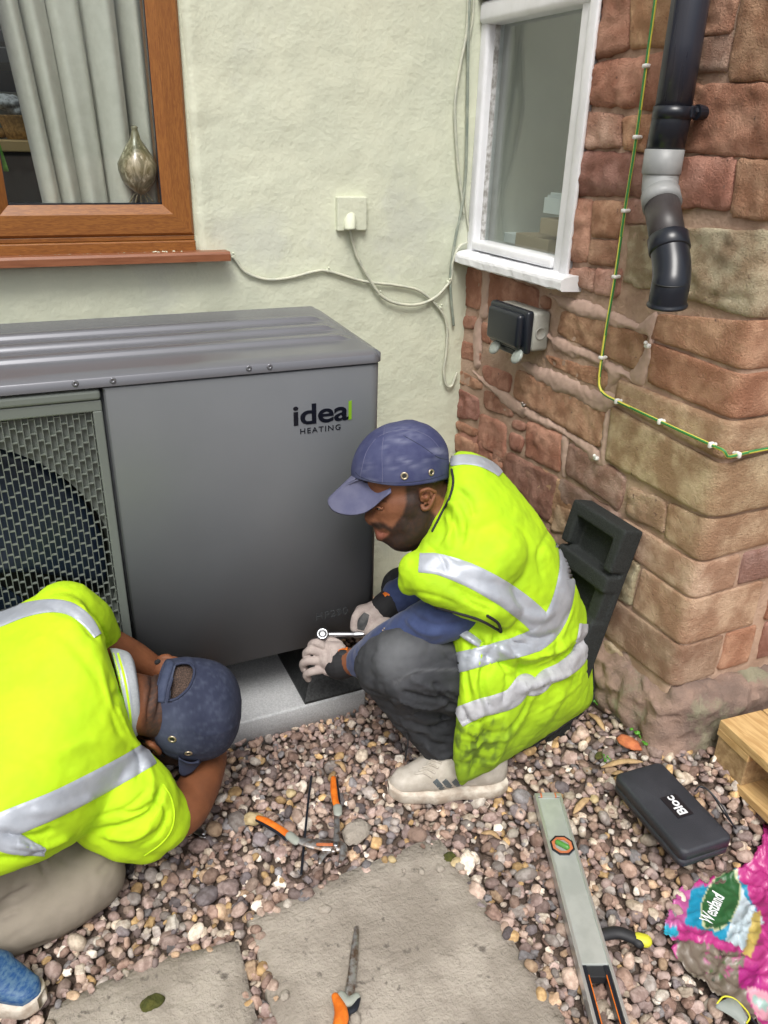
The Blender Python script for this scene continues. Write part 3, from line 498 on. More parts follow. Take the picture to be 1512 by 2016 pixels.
# rough boulder plinth under the quoin
def rock(cs, name, base, n=64, m=40):
    V = [];
    for j in range(m + 1):
        ph = math.pi * j / m
        for i in range(n):
            th = 2 * math.pi * i / n; d = A([math.sin(ph) * math.cos(th), math.sin(ph) * math.sin(th), math.cos(ph)])
            e = lambda a: math.copysign(abs(a) ** .50, a)
            p = A([e(d[0]) * cs[1][0], e(d[1]) * cs[1][1], e(d[2]) * cs[1][2]]); q = p + A(cs[0]); k = 1 + .14 * fbm(*(q * 4.2)) + .08 * fbm(*(q * 11)) + .03 * fbm(*(q * 34)); V.append(A(cs[0]) + p * k)
    F = [[j * n + i, j * n + (i + 1) % n, (j + 1) * n + (i + 1) % n, (j + 1) * n + i] for j in range(m) for i in range(n)]
    return V, F
R = rotm('Z', 0)
b0 = join([rock(((.245, -.960, .120), (.285, .160, .160)), '', 0), rock(((.09, -.80, .14), (.15, .20, .15)), '', 0), rock(((.05, -.50, .12), (.10, .26, .16)), '', 0)])
V, F = fuse([b0], .009, 3); V = rough_up(V, F, .014, 12); V = rough_up(V, F, .006, 38); V = crumple(V, F, .006, 9, (1, 1, 2), 6.); obj('plinth_rock', V, F, MT['rock'], stonewall)
V, F = rock(((.70, -.90, .10), (.17, .14, .15)), '', 0, 32, 20); obj('plinth_rock', V, F, MT['rock'], stonewall)
# ================================================================ BROWN WINDOW in the render wall
bw = thing('brown_window', 'golden oak framed window with grey curtain at the left of the cream wall', 'window', (-1.3, .02, 1.13))
X0, X1 = WX0 + .003, WX1
def bead(x0, x1, z0, z1, y, wd, mv, mh, par, nm):
    """mitred frame: outer rectangle x0..x1,z0..z1, member width wd; profile steps"""
    prof = [(0, .075), (0, y + .006), (.006, y), (wd - .022, y), (wd - .004, y + .013), (wd, y + .016), (wd, .075)]
    for side in range(4):
        V = []
        for (a, yy) in prof:
            if side == 0: V += [(x0 + a, yy, z0 + a), (x1 - a, yy, z0 + a)]
            if side == 1: V += [(x1 - a, yy, z0 + a), (x1 - a, yy, z1 - a)]
            if side == 2: V += [(x1 - a, yy, z1 - a), (x0 + a, yy, z1 - a)]
            if side == 3: V += [(x0 + a, yy, z1 - a), (x0 + a, yy, z0 + a)]
        F = [[2 * i, 2 * i + 1, 2 * i + 3, 2 * i + 2] for i in range(len(prof) - 1)]
        obj(nm, V, F, mv if side % 2 else mh, par, smooth=False)
bead(-1.307, X1 - .001, 1.198, 2.2, -.004, .072, MT['oakv'], MT['oak'], bw, 'sash_rail')
bead(X0, -1.313, 1.198, 2.2, -.004, .072, MT['oakv'], MT['oak'], bw, 'sash_rail')
obj('mullion', *box((-1.314, .0, 1.198), (-1.306, .07, 2.2)), MT['oakv'], bw, smooth=False)
obj('frame_rail', *join([box((X0, .001, 1.186), (X1 - .001, .08, 1.1975), .002), box((X0, -.006, 1.158), (X1, .08, 1.1855), .003)]), MT['oak'], bw, smooth=False)
for x0, x1 in ((-1.236, X1 - .072), (X0 + .071, -1.384)):
    obj('window_pane', *box((x0, .028, 1.268), (x1, .034, 2.13)), MT['glass'], bw, smooth=False)
    obj('gasket', *join([box((x0, .012, 1.2695), (x1, .027, 1.2735)), box((x1 - .003, .012, 1.27), (x1 + .001, .027, 2.13)), box((x0 - .001, .012, 1.27), (x0 + .003, .027, 2.13))]), MT['black'], bw, smooth=False)
sl = []
for i in range(41):
    x = -2.32 + (2.32 - .735) * i / 40
    z = 1.1575 + .001 * fbm(x * 4, 2)
    sl.append([(x, .03, z + .002), (x, -.052, z - .002 + .006), (x, -.056, z - .002), (x, -.056, 1.139), (x, -.04, 1.138), (x, .03, 1.139)])
V = A([p for r in sl for p in r]); F = [[i * 6 + k, i * 6 + (k + 1) % 6, (i + 1) * 6 + (k + 1) % 6, (i + 1) * 6 + k] for i in range(40) for k in range(6)] + [list(range(6)), [240 + k for k in range(6)][::-1]]
obj('sill', V, F, MT['oaksill'], bw, smooth=False)
pl = []                                            # flaked plaster crumbs on the sill
for k in range(60):
    x = random.uniform(-1.4, -.82) if k < 45 else random.uniform(-.92, -.85); r = random.uniform(.001, .0026 if k < 45 else .0045)
    pl.append(ball((x, -.008 - abs(random.gauss(0, .01)), 1.160), (r, r, r * .6), seg=1))
obj('plaster_crumbs', *join(pl), MT['cream'], bw)
# room behind
rm = thing('kitchen_interior', 'dim kitchen seen through the oak framed window', 'room', (-1.4, 1.2, .6))
obj('room_shell', *join([box((-3.2, 2.4, .3), (-.2, 2.42, 2.6)), box((-3.22, .21, .3), (-3.2, 2.4, 2.6)), box((-.45, .21, .3), (-.43, 2.4, 2.6)), box((-3.2, .21, .28), (-.2, 2.4, .3))]), MT['dark'], rm, smooth=False)  # ceiling left off so sky light comes in and brightens the kitchen
def thru(u, v, y): return on(u, v, 1, y)
yb = .95
a = thru(-60, 274, yb); b = thru(110, 274, yb)
obj('worktop', *box((a[0] - .5, yb, a[2] - .035), (b[0] + .2, yb + .55, a[2]), .004), MT['worktop'], rm, smooth=False)
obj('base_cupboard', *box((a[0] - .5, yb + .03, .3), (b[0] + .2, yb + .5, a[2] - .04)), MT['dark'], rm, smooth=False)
zt = a[2]; yw = yb + .56
for j in range(4):
    for i in range(9):
        x = a[0] - .45 + i * .11; z = zt + .10 * j + .16
        obj('wall_tile', *box((x, yw, z), (x + .107, yw + .008, z + .097), .002, 1), MT['tileb'] if j == 0 else MT['tilew'], rm, smooth=False)
obj('splashback', *box((a[0] - .5, yw, zt), (b[0] + .2, yw + .01, zt + .155)), MT['greyp'], rm, smooth=False)
c = thru(20, 130, yb + .3)
obj('extractor_hood', *join([box((c[0] - .4, yb + .2, c[2] - .0), (c[0] + .16, yw, c[2] + .05), .005), box((c[0] - .4, yb + .2, c[2] + .06), (c[0] + .16, yw, c[2] + .10), .005)]), MT['black'], rm, smooth=False)
obj('wall_cupboard', *box((c[0] - .4, yb + .25, c[2] + .12), (c[0] + .12, yw, c[2] + .5)), MT['roomw'], rm, smooth=False)
# basket with folded cloth
c = thru(48, 268, yb + .12)
bk = thing('wicker_basket', 'small wicker basket holding a checked grey cloth on the worktop', 'basket', (c[0], c[1], zt))
obj('basket_body', *lathe([(.055, .002), (.062, .03), (.075, .07), (.078, .075), (.07, .07), (.055, .01)], (c[0], c[1], zt), 24), MT['basket'], bk)
fp = [(*(A([c[0], c[1], zt + .085]) + A([random.uniform(-.05, .05), random.uniform(-.03, .03), .012 * k])),) for k in range(4)]
V, F = fuse([ball(p, (.06, .045, .018)) for p in fp], .006, 3); obj('folded_cloth', *(rough_up(V, F, .006, 30), F), MT['greycloth'], bk)
c = thru(0, 250, yb + .18)
o = obj('bread_board', *ball((c[0] - .02, c[1], zt + .02), (.05, .03, .018)), MT['basket']); tag(o, 'small brown loaf at the window edge of the worktop', 'bread')
# pleated curtain: real folds
ct = thing('curtain', 'long pale grey gathered curtain hanging inside the oak framed window', 'curtain', (-1.0, .12, 1.1))
zt_, zb_ = 2.2, 1.16
def curt(u, v):
    z = zt_ + (zb_ - zt_) * v; xl = -1.190 + .028 * ((1.75 - z) / .48) * 1.6 - .015; xr = -.878 + .006; x = xl + (xr - xl) * u
    ph = 2 * math.pi * (5.4 * u + .34 * math.sin(5 * u) + .08 * math.sin(3 * z)) + .8; amp = .036 + .016 * math.sin(9 * u + 1)
    y = .125 + amp * math.sin(ph) + .006 * math.sin(2.3 * ph + z * 3) - .018 * math.exp(-(u / .07) ** 2)
    return (x + .010 * math.cos(ph), y, z)
V, F = grid(curt, 150, 24); mi = [0 if (k % 150) > 6 else 1 for k in range(len(F))]
obj('curtain_drop', V, F, [MT['curtain'], MT['hem']], ct, mi=mi)
# seed pod ornament
c = on(272, 330, 1, .062)
vs = thing('seed_pod_ornament', 'brown veined seed pod ornament standing inside the window corner', 'ornament', (c[0], .062, 1.27))
k = .050; prof = [(.002, -.062), (.008, -.06), (.022, -.052), (.040, -.030), (.0485, -.006), (.047, .008), (.038, .028), (.024, .047), (.013, .064), (.009, .078), (.007, .086), (.0095, .090), (.004, .093), (.001, .092)]
V, F = lathe(prof, (c[0], .062, 1.352), 40); V = rough_up(V, F, .003, 40); obj('pod', V, F, MT['vase'], vs)
for dx in (-.028, -.014, .0, .016, .030): obj('stalk', *tube([(c[0] + dx * 1.2, .066, 1.262), (c[0] + dx * .7, .064, 1.285), (c[0] + dx * .2, .063, 1.30)], .0022, 6), MT['vase'], vs)
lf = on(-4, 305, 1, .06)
V, F = grid(lambda u, v: (lf[0] - .03 + .036 * u + .012 * v * u, .06 + .01 * math.sin(3 * u), lf[2] + .05 - .085 * v - .012 * u * (1 - v)), 6, 8); V, F = solid(V, F, A([0, .002, 0])); o = obj('green_reflection', V, F, MT['green']); tag(o, 'broad bright green sheet standing in for a hi vis reflection at the left edge of the oak window', 'leaf')  # added green sheet standing in for a hi-vis vest reflected in the glass
# ================================================================ WHITE WINDOW in the stone wall
ww = thing('white_window', 'white painted timber window with peeling sill in the stone wall', 'window', (0, -.25, 1.11))
def wob(V, F, a=.0012, s=50): return rough_up(A(V), F, a, s), F
def bev(lo, hi, b=.006, seg=2): return box(lo, hi, b, seg)
obj('jamb', *bev((-.012, -.036, 1.13), (.045, .004, 1.75), .010, 4), MT['white'], ww)
obj('jamb', *bev((-.010, -.492, 1.10), (.045, -.432, 1.95), .008, 4), MT['white'], ww)
obj('jamb_moulding', *join([bev((-.020, -.505, 1.12), (-.009, -.474, 1.95), .004)]), MT['white'], ww)
obj('head_rail', *join([bev((-.022, -.475, 1.712), (.045, .0, 1.765), .014, 5), bev((-.030, -.475, 1.768), (.045, 0, 1.83), .008)]), MT['white'], ww)
obj('bottom_rail', *bev((-.016, -.434, 1.146), (.045, -.034, 1.172), .008, 3), MT['white'], ww)
obj('upper_pane', *box((.024, -.432, 1.83), (.029, -.036, 2.3)), MT['glassB'], ww, smooth=False)
obj('window_pane', *box((.026, -.434, 1.168), (.030, -.034, 1.716)), MT['glassB'], ww, smooth=False)
pb = []
for y, z0, z1 in ((-.0365, 1.17, 1.714), (-.4315, 1.17, 1.714)): pb.append(box((.012, y - .003, z0), (.0255, y + .003, z1)))
obj('glazing_bead', *join(pb), MT['putty'], ww, smooth=False)
sf = lambda u, v: None
ring = [(.05, 1.150), (-.045, 1.1385), (-.055, 1.134), (-.057, 1.128), (-.057, 1.112), (-.052, 1.108), (.0, 1.106), (.05, 1.106)]
n = 46; V = []
for i in range(n + 1):
    y = .012 - .552 * i / n
    for (x, z) in ring: V.append((x + .0016 * fbm(y * 40, z * 40), y, z + .0022 * fbm(y * 30, x * 60) + .0014 * math.sin(y * 9)))
m = len(ring); F = [[i * m + k, (i + 1) * m + k, (i + 1) * m + (k + 1) % m, i * m + (k + 1) % m] for i in range(n) for k in range(m)] + [[k for k in range(m)], [n * m + k for k in range(m)][::-1]]
obj('sill', V, F, MT['white'], ww, smooth=False)
rb = thing('back_room', 'dim pale room behind the white framed window', 'room', (.5, -.25, .7))
obj('room_shell', *join([box((1.5, -.9, .7), (1.52, .6, 2.4)), box((.06, .30, .7), (1.5, .32, 2.4)), box((.06, -.92, .7), (1.5, -.9, 2.4)), box((.06, -.9, .68), (1.5, .3, .7))]), MT['roomw'], rb, smooth=False)  # open at the top as well, to let sky light into the room
obj('inner_reveal', *join([box((.046, .004, 1.1), (.32, .03, 1.85)), box((.046, -.9, 1.05), (.06, -.49, 2.4)), box((.046, .004, .7), (.06, .3, 2.4))]), MT['roomw'], rb, smooth=False)
obj('window_board', *box((.046, -.6, 1.10), (.34, .003, 1.125)), MT['roomw'], rb, smooth=False)
def lean(nm, lo, hi, m, R, lab, cat):
    c = (A(lo) + A(hi)) / 2; o = obj(nm, *box(lo, hi, .001, 1, R=R), m, smooth=False); tag(o, lab, cat); return o
def wbx(u0, v0, u1, v1, x0, x1, nm, m, rz, lab, cat, zadd=0):
    a = on(u0, v0, 0, x0); b = on(u1, v1, 0, x0); return lean(nm, (x0, min(a[1], b[1]), min(a[2], b[2])), (x1, max(a[1], b[1]), max(a[2], b[2])), MT[m], rotm('Z', rz), lab, cat)
wbx(1012, 458, 1085, 505, .10, .22, 'cardboard_box', 'card', -6, 'wide flat cardboard box under the parcel behind the white window', 'box')
wbx(1066, 428, 1112, 468, .095, .17, 'cardboard_box', 'card', 5, 'small parcel box resting on top of another box behind the white window', 'box')
wbx(986, 456, 1012, 480, .12, .17, 'carton', 'paper', 0, 'small white carton at the left behind the white window', 'carton')
for k in range(3): wbx(1072 + 6 * k, 388 - 5 * k, 1116, 426, .105 + .015 * k, .107 + .015 * k, 'paper_leaflet', 'paper', 0, ['frontmost white leaflet standing on the parcel box', 'second white leaflet standing on the parcel box', 'rearmost white leaflet standing on the parcel box'][k], 'leaflet')
# ================================================================ HEAT PUMP
FY, BX, HZ0, HZ1 = -.52, -.513, .245, .972
LX = -1.80
hp = thing('heat_pump', 'dark grey outdoor heat pump unit on a plinth slab', 'heat pump', (-1.15, -.31, .245))
def rprism(x0, x1, y0, y1, z0, z1, r, seg=6, bev=0):      # upright box with rounded plan corners
    pts = []
    for cx, cy, a0 in ((x1 - r, y0 + r, -90), (x1 - r, y1 - r, 0), (x0 + r, y1 - r, 90), (x0 + r, y0 + r, 180)):
        for k in range(seg + 1): a = math.radians(a0 + 90 * k / seg); pts.append((cx + r * math.cos(a), cy + r * math.sin(a)))
    n = len(pts); c = A([(x0 + x1) / 2, (y0 + y1) / 2]); lev = [(z0, 0), (z1 - bev, 0)] + ([(z1 - bev * (1 - math.sin(t)), bev * (1 - math.cos(t))) for t in (math.pi / 6, math.pi / 3, math.pi / 2)] if bev else [])
    V = []
    for z, ins in lev:
        for p in pts: q = A(p); d = c - q; q = q + np.sign(d) * np.minimum(abs(d), ins); V.append((*q, z))
    m = len(lev); F = [[i * n + k, i * n + (k + 1) % n, (i + 1) * n + (k + 1) % n, (i + 1) * n + k] for i in range(m - 1) for k in range(n)]
    F.append(list(range(n))[::-1]); F.append([(m - 1) * n + k for k in range(n)]); return A(V), F
obj('body_shell', *join([rprism(-1.13, BX - .002, FY + .014, -.10, HZ0, HZ1 - .004, .030), rprism(LX, -1.1301, FY + .31, -.10, HZ0, HZ1 - .004, .01), box((LX, FY + .03, HZ0), (LX + .012, FY + .31, HZ1 - .004)), box((LX, FY + .03, HZ1 - .02), (-1.13, FY + .31, HZ1 - .005)), box((LX, FY + .03, HZ0), (-1.13, FY + .31, HZ0 + .008))]), MT['hp'], hp)
# right hand front cover: wraps round the corner
V, F = rprism(-1.121, BX, FY, FY + .20, HZ0 - .004, HZ1 - .004, .028, bev=.004); V[:, 0] = np.where(V[:, 0] < -1.09, np.minimum(V[:, 0], -1.121 + (V[:, 1] - FY < .001) * .004), V[:, 0])
obj('front_cover', V, F, MT['hp'], hp)
# lid with three pressed ribs, swept from back to front
ys = np.linspace(-.525, -.085, 150)
def lidz(x, y):
    z = 1.001 - .009 * max(0, (-.497 - y) / .028) ** 2.2 + .018 * (y + .47) / .38
    er = BX + .004 - x
    for yc in (-.405, -.315, -.225):
        e = 1 / (1 + math.exp(-(er - .055) / .006)); z += .0115 * e * (1 / (1 + math.exp(-(.015 - abs(y - yc)) / .0016)))
    ec = min(er, y + .525 + .03); z -= .010 * max(0, 1 - er / .025) ** 2
    return z
xs = np.concatenate([np.linspace(LX, -.62, 14), np.linspace(-.605, BX + .004, 26)])
V = A([(x, y, lidz(x, y)) for y in ys for x in xs]); n = len(xs)
for q in V:                                                     # rounded plan corner at the right
    for yc_, sg in ((-.525, 1), (-.085, -1)):
        r_ = .03; cx_, cy_ = BX + .004 - r_, yc_ + sg * r_; dx_, dy_ = q[0] - cx_, (q[1] - cy_) * -sg
        if dx_ > 0 and dy_ > 0:
            m_ = max(dx_, dy_); h_ = math.hypot(dx_, dy_); q[0] = cx_ + dx_ * m_ / h_; q[1] = cy_ - sg * dy_ * m_ / h_
F = [[j * n + i, j * n + i + 1, (j + 1) * n + i + 1, (j + 1) * n + i] for j in range(len(ys) - 1) for i in range(n - 1)]
m0 = len(V); bd = [i for i in range(n)] + [j * n + n - 1 for j in range(1, len(ys))]
sk = V[bd].copy(); sk[:, 2] = HZ1; V2 = np.vstack([V, sk]); F += [[bd[i], m0 + i, m0 + i + 1, bd[i + 1]] for i in range(len(bd) - 1)]
lid = obj('lid', V2, F, MT['hpl'], hp)
for u, v in ((148, 755), (222, 749), (490, 725), (531, 722)):
    c = on(u, v, 1, FY - .006); R = rotm('X', 90)
    s_ = obj('screw', *lathe([(.0065, 0), (.0065, .002), (.005, .0035), (.0025, .0036), (.0022, .002)], (c[0], FY - .004, c[2]), 16, R), MT['hpl'], lid)
# fan side: frame, guard of staggered slots, shroud with round mouth, blades
GX0, GX1, GZ0, GZ1 = -1.745, -1.146, .285, .920
fr = [box((LX, FY + .004, GZ1), (-1.127, FY + .03, HZ1 - .028), .003), box((LX, FY + .004, HZ0), (-1.127, FY + .03, GZ0), .003), box((GX1, FY + .0041, GZ0 - .002), (-1.127, FY + .029, GZ1 + .002), .003), box((LX, FY + .0041, GZ0 - .002), (GX0, FY + .029, GZ1 + .002), .003), box((LX, FY - .001, HZ1 - .027), (-1.127, FY + .03, HZ1 - .006), .006, 3)]
obj('fan_cover_frame', *join(fr), MT['hpg'], hp, smooth=False)
FX, FZ, FR = -1.452, .575, .312
bars = []; x = GX0 + .006; k = 0
while x < GX1:
    bars.append(box((x - .0008, FY + .010, GZ0), (x + .0008, FY + .018, GZ1))); z = GZ0 + (0, .015, .0075, .0225)[k % 4]
    while z < GZ1 - .004:
        bars.append(box((x + .0009, FY + .0105, z - .0008), (x + .0110, FY + .0175, z + .0009))); z += .030
    x += .0118; k += 1
obj('fan_guard', *join(bars), mat('guard_grey', (.15, .17, .15), rough=.4), hp, smooth=False)
n = 64; V = []; rect = []
for i in range(n):
    a = 2 * math.pi * i / n; c_, s_ = math.cos(a), math.sin(a); V.append((FX + FR * c_, FY + .021, FZ + FR * s_))
for i in range(n):
    a = 2 * math.pi * i / n; c_, s_ = math.cos(a), math.sin(a)
    t = min(((GX1 - FX) if c_ > 0 else (FX - GX0)) / max(1e-6, abs(c_)), ((GZ1 - FZ) if s_ > 0 else (FZ - GZ0)) / max(1e-6, abs(s_))); t = max(t, FR * 1.001); V.append((FX + t * c_, FY + .021, FZ + t * s_))
for i in range(n): a = 2 * math.pi * i / n; V.append((FX + FR * .97 * math.cos(a), FY + .10, FZ + FR * .97 * math.sin(a)))
F = [[i, (i + 1) % n, n + (i + 1) % n, n + i] for i in range(n)] + [[i, 2 * n + i, 2 * n + (i + 1) % n, (i + 1) % n] for i in range(n)]
# fill the four corners
cn = [(GX1, GZ1), (GX0, GZ1), (GX0, GZ0), (GX1, GZ0)]
sh = obj('shroud', *join([(V, F)] + [box((cx - .10 if cx > FX else cx, FY + .0215, cz_ - .10 if cz_ > FZ else cz_), (cx if cx > FX else cx + .10, FY + .023, cz_ if cz_ > FZ else cz_ + .10)) for cx, cz_ in cn]), MT['hpg'], hp, smooth=False)
obj('fan_well', *join([box((LX + .02, FY + .101, HZ0 + .01), (-1.135, FY + .30, HZ1 - .03))]), MT['fanin'], hp, smooth=False)
fan = obj('fan_hub', *lathe([(.06, 0), (.06, .04), (.045, .052), (.01, .055)], (FX, FY + .098, FZ), 24, rotm('X', 90)), MT['fanb'], hp)
for b in range(3):
    def bl(u, v, b=b): a = b * 2.094 + 1.5 * u - .3 * v; r = .05 + .245 * v; return (FX + r * math.cos(a), FY + .055 + .038 * u, FZ + r * math.sin(a))
    V, F = grid(bl, 14, 8); V, F = solid(V, F, A([0, .003, 0])); obj('fan_blade', V, F, MT['fanb'], fan)
# lettering pressed in gloss on the cover
def text(name, s, size, loc, xdir, zdir, m, parent, ext=.0006, wide=1., bold=0., shear=0., spacing=1., label=None, surf=None):
    cu = bpy.data.curves.new('t', 'FONT'); cu.body = s; cu.size = size; cu.extrude = ext; cu.offset = bold; cu.shear = shear; cu.space_character = spacing; cu.align_x = 'LEFT'
    to = bpy.data.objects.new('t', cu); COL.objects.link(to); dg = bpy.context.evaluated_depsgraph_get(); me = bpy.data.meshes.new_from_object(to.evaluated_get(dg))
    V = A([v.co[:] for v in me.vertices]); F = [list(p.vertices) for p in me.polygons]; bpy.data.objects.remove(to); bpy.data.meshes.remove(me)
    x = A(xdir, float); x /= np.linalg.norm(x); z = A(zdir, float); z /= np.linalg.norm(z); nn = np.cross(x, z)
    if surf is not None:
        W2 = A(loc) + V[:, :1] * wide * x + V[:, 1:2] * z
        out = []
        for p, d in zip(W2, V[:, 2]):
            hgt = surf.ray_cast(Vector(p + nn * .05), Vector(-nn)); q = A(hgt[0]) if hgt[0] is not None else p; out.append(q + nn * (.0012 + d))
        Wd = A(out)
    else: Wd = A(loc) + V[:, :1] * wide * x + V[:, 1:2] * z + V[:, 2:3] * nn
    return obj(name, Wd, F, m, parent, smooth=False, label=label)
p0 = on(575, 838, 1, FY - .0008); p1 = on(687, 825, 1, FY - .0008)
H1 = on(680, 793, 1, FY)[2] - on(680, 826, 1, FY)[2]
lw = p1[0] - p0[0]
text('brand_lettering', 'idea', .066, (p0[0], FY - .0008, p0[2]), (1, 0, 0), (0, 0, 1), MT['ltext'], hp, wide=1.30, bold=.0011, spacing=.97)
q = on(686, 826, 1, FY - .0008)
obj('brand_lettering', *prism([(q[0], q[2]), (q[0] + .0075, q[2] + .0005), (q[0] + .0075, q[2] + .046), (q[0] + .002, q[2] + .043), (q[0], q[2] + .046)], FY - .002, FY - .0005, 1), MT['lgreen'], hp, smooth=False, label='green final letter of the logo')
p0 = on(590, 855, 1, FY - .0008)
text('brand_subtitle', 'HEATING', .0185, (p0[0], FY - .0008, p0[2]), (1, 0, 0), (0, 0, 1), MT['ltext'], hp, wide=1.1, spacing=1.22)
p0 = on(621, 1222, 1, FY - .0008)
text('model_lettering', 'HP290', .0285, (p0[0], FY - .0006, p0[2]), (1, 0, 0), (0, 0, 1), mat('pressed_dark', (.05, .053, .056), rough=.3), hp, wide=1.05, spacing=1.12)
# plinth slab and rubber foot
pb = thing('plinth_slab', 'light grey textured plinth slab lying on the gravel under the heat pump', 'plinth', (-1.2, -.30, -.01))
V, F = rprism(-1.86, -.547, -.545, -.08, -.02, .075, .010, 4, bev=.006); obj('slab_block', V, F, MT['slab'], pb)
def foot(x0, x1, label):
    lo = [(x0, -.540), (x1, -.540), (x1, -.10), (x0, -.10)]; hi = [(x0 + .05, -.470), (x1 - .045, -.470), (x1 - .045, -.12), (x0 + .05, -.12)]
    V = A([(a, b, .0755) for a, b in lo] + [(a, b, .083) for a, b in lo] + [(a, b, .165) for a, b in hi] ); F = [[0, 3, 2, 1], [8, 9, 10, 11]] + [[i + k, (i + 1) % 4 + k, (i + 1) % 4 + k + 4, i + k + 4] for k in (0, 4) for i in range(4)]
    V2, F2 = box((x0 + .055, -.46, .1655), (x1 - .05, -.13, .2405), .004); o = thing('rubber_foot', label, 'rubber foot', ((x0 + x1) / 2, -.3, .0755)); obj('foot_base', V, F, MT['rubber'], o, smooth=False); obj('foot_rail', V2, F2, MT['steel'], o, smooth=False); return o
foot(-.722, -.556, 'black rubber mounting foot under the right end of the heat pump')
foot(-1.62, -1.45, 'black rubber mounting foot under the fan end of the heat pump')
# ================================================================ THINGS ON THE WALLS
z2 = lambda x, y: (440 + x / 2.908, y / 2.908)
# cable outlet plate on the render wall
pl = thing('cable_outlet', 'painted square outlet plate with a hooded cable entry on the cream wall', 'outlet', (-.384, 0, 1.20))
obj('plate', *box((-.427, -.018, 1.202), (-.341, .004, 1.289), .003), MT['cream'], pl, smooth=False)
V, F = loft([((683, 409), (694, 409), 2.150, .004), ((679, 420), (699, 420), 2.146, .014), ((677, 435), (701, 435), 2.143, .02), ((677, 452), (701, 452), 2.142, .022)], 20, 4); obj('hood', V, F, MT['cream'], pl)
def pathA(pts, y=-.010, sub=6): return catmull([on(u, v, 1, y) for u, v in pts], sub)
def cable(name, label, pts, r, m, y=-.010, clips=(), sub=6):
    P = pathA(pts, y, sub); t = thing(name, label, 'cable', tuple(P[0])); obj('sheath', *tube(P, r, 8), m, t)
    for u, v in clips:
        c = on(u, v, 1, y); obj('clip', *join([box(c + A([-.006, -.004, -.004]), c + A([.006, .008, .006]), .003, 2), ball(c + A([.0, -.003, .009]), .0035, seg=1)]), MT['cream'], t)
    return t
cable('wall_cable', 'cream painted cable running from the oak sill along the wall', [z2(25, 1440), z2(60, 1475), z2(130, 1560), z2(250, 1600), z2(380, 1590), z2(520, 1555), z2(600, 1553), z2(800, 1610), z2(1000, 1635), z2(1130, 1670), (868, 612), (880, 645), (879, 690), (874, 730), (878, 757), (889, 760), (899, 735)], .0042, MT['cablew'], clips=[z2(55, 1470), z2(600, 1553), (868, 606)])
cable('outlet_cable', 'drooping painted cable from the square outlet plate to the wall corner', [(689, 452), (697, 485), z2(770, 1480), z2(830, 1590), z2(900, 1690), (780, 597), (820, 600), (855, 587), (880, 562), (889, 545), (891, 515), (903, 487), (918, 478)], .0045, MT['cablew'], y=-.013, clips=[z2(895, 1685), (884, 556)])
cable('corner_cable', 'grey green cable hanging straight down beside the wall corner', [(926, -40), (922, 60), (920, 200), (917, 340), (909, 410), (898, 462), (889, 520), (887, 570), (893, 640)], .0042, MT['cableg'], y=-.012)
cable('corner_cable', 'painted cable bowing out to the left beside the wall corner', [(924, -40), (919, 60), (906, 130), (897, 190), (896, 240), (902, 330), (909, 385), (913, 420)], .0042, MT['cablew'], y=-.010)
cable('corner_cable', 'thin painted cable closest to the corner ending at the white window', [(934, -40), (930, 40), (921, 100), (918, 250), (915, 370), (920, 430), (926, 470)], .0036, MT['cablew'], y=-.006)
# outdoor socket
sk = thing('outdoor_socket', 'black lidded outdoor double socket below the white window', 'socket', (-.03, -.34, .93))
V, F = box((-.050, -.436, .937), (.004, -.262, 1.040), .010, 3); obj('back_box', V, F, MT['boxg'], sk)
V, F = box((-.068, -.440, .932), (-.0505, -.256, 1.044), .012, 4)
V[:, 0] -= .014 * np.exp(-((V[:, 2] - 1.0) / .04) ** 2) * (V[:, 0] < -.06); obj('lid', V, F, MT['black'], sk)
obj('lid_hinge', *box((-.066, -.40, .918), (-.05, -.30, .934), .003), MT['black'], sk)
obj('lid_dome', *box((-.090, -.426, .945), (-.066, -.270, 1.034), .020, 5), MT['black'], sk)
for yy in (-.415, -.305): obj('cable_flap', *lathe([(.001, 0), (.016, .002), (.020, .004), (.0205, .009), (.014, .012), (.001, .0125)], (-.072, yy, .921), 20, rotm('Y', -60)), MT['clear'], sk)
obj('knockout', *lathe([(.016, 0), (.016, .0015), (.0145, .0022), (.0138, .0008), (.001, .0008)], (-.026, -.4365, .985), 24, rotm('X', 90)), MT['boxg'], sk)
# earth cable
eb = [on(u, v, 0, -.022) for u, v in [(1292, -40), (1290, 0), (1272, 130), (1253, 270), (1230, 415), (1211, 545), (1193, 650), (1184, 710), (1180, 745), (1181, 762), (1190, 776), (1215, 790), (1300, 830), (1400, 876)]]
eb += [on(1424, 887, 0, -.020), A([-.008, -1.082, eb[-1][2] - .014]), A([.02, -1.085, eb[-1][2] - .012]), A([.08, -1.085, eb[-1][2] - .010]), A([.25, -1.085, eb[-1][2] - .01])]
P = catmull(eb, 8); n = 12; V, F = tube(P, .0034, n, caps=True); mi = []
for fi in range(len(F)):
    i, k = divmod(fi, n); mi.append(0 if ((2 * k / n + i * .012 + .25) % 1) < .5 else 1)
ec = thing('earth_cable', 'green and yellow earth cable clipped down the stone wall', 'cable', tuple(P[0])); obj('sheath', V, F, [MT['egreen'], MT['eyel']], ec, mi=mi)
def pclip(c, dirv, par, nm='clip'):
    d = A(dirv, float); d /= np.linalg.norm(d); x, y, z = frame_of(d, (1, 0, 0)); R = np.stack([x, y, z], 1)
    V, F = join([box((-.0065, -.0068, -.0042), (.0065, .0068, .0042), .003, 2), tube([A([0, .004, 0]), A([.0, .011, 0])], .0042, 8)]); V = V @ R.T + A(c); return obj(nm, V, F, MT['clip'], par)
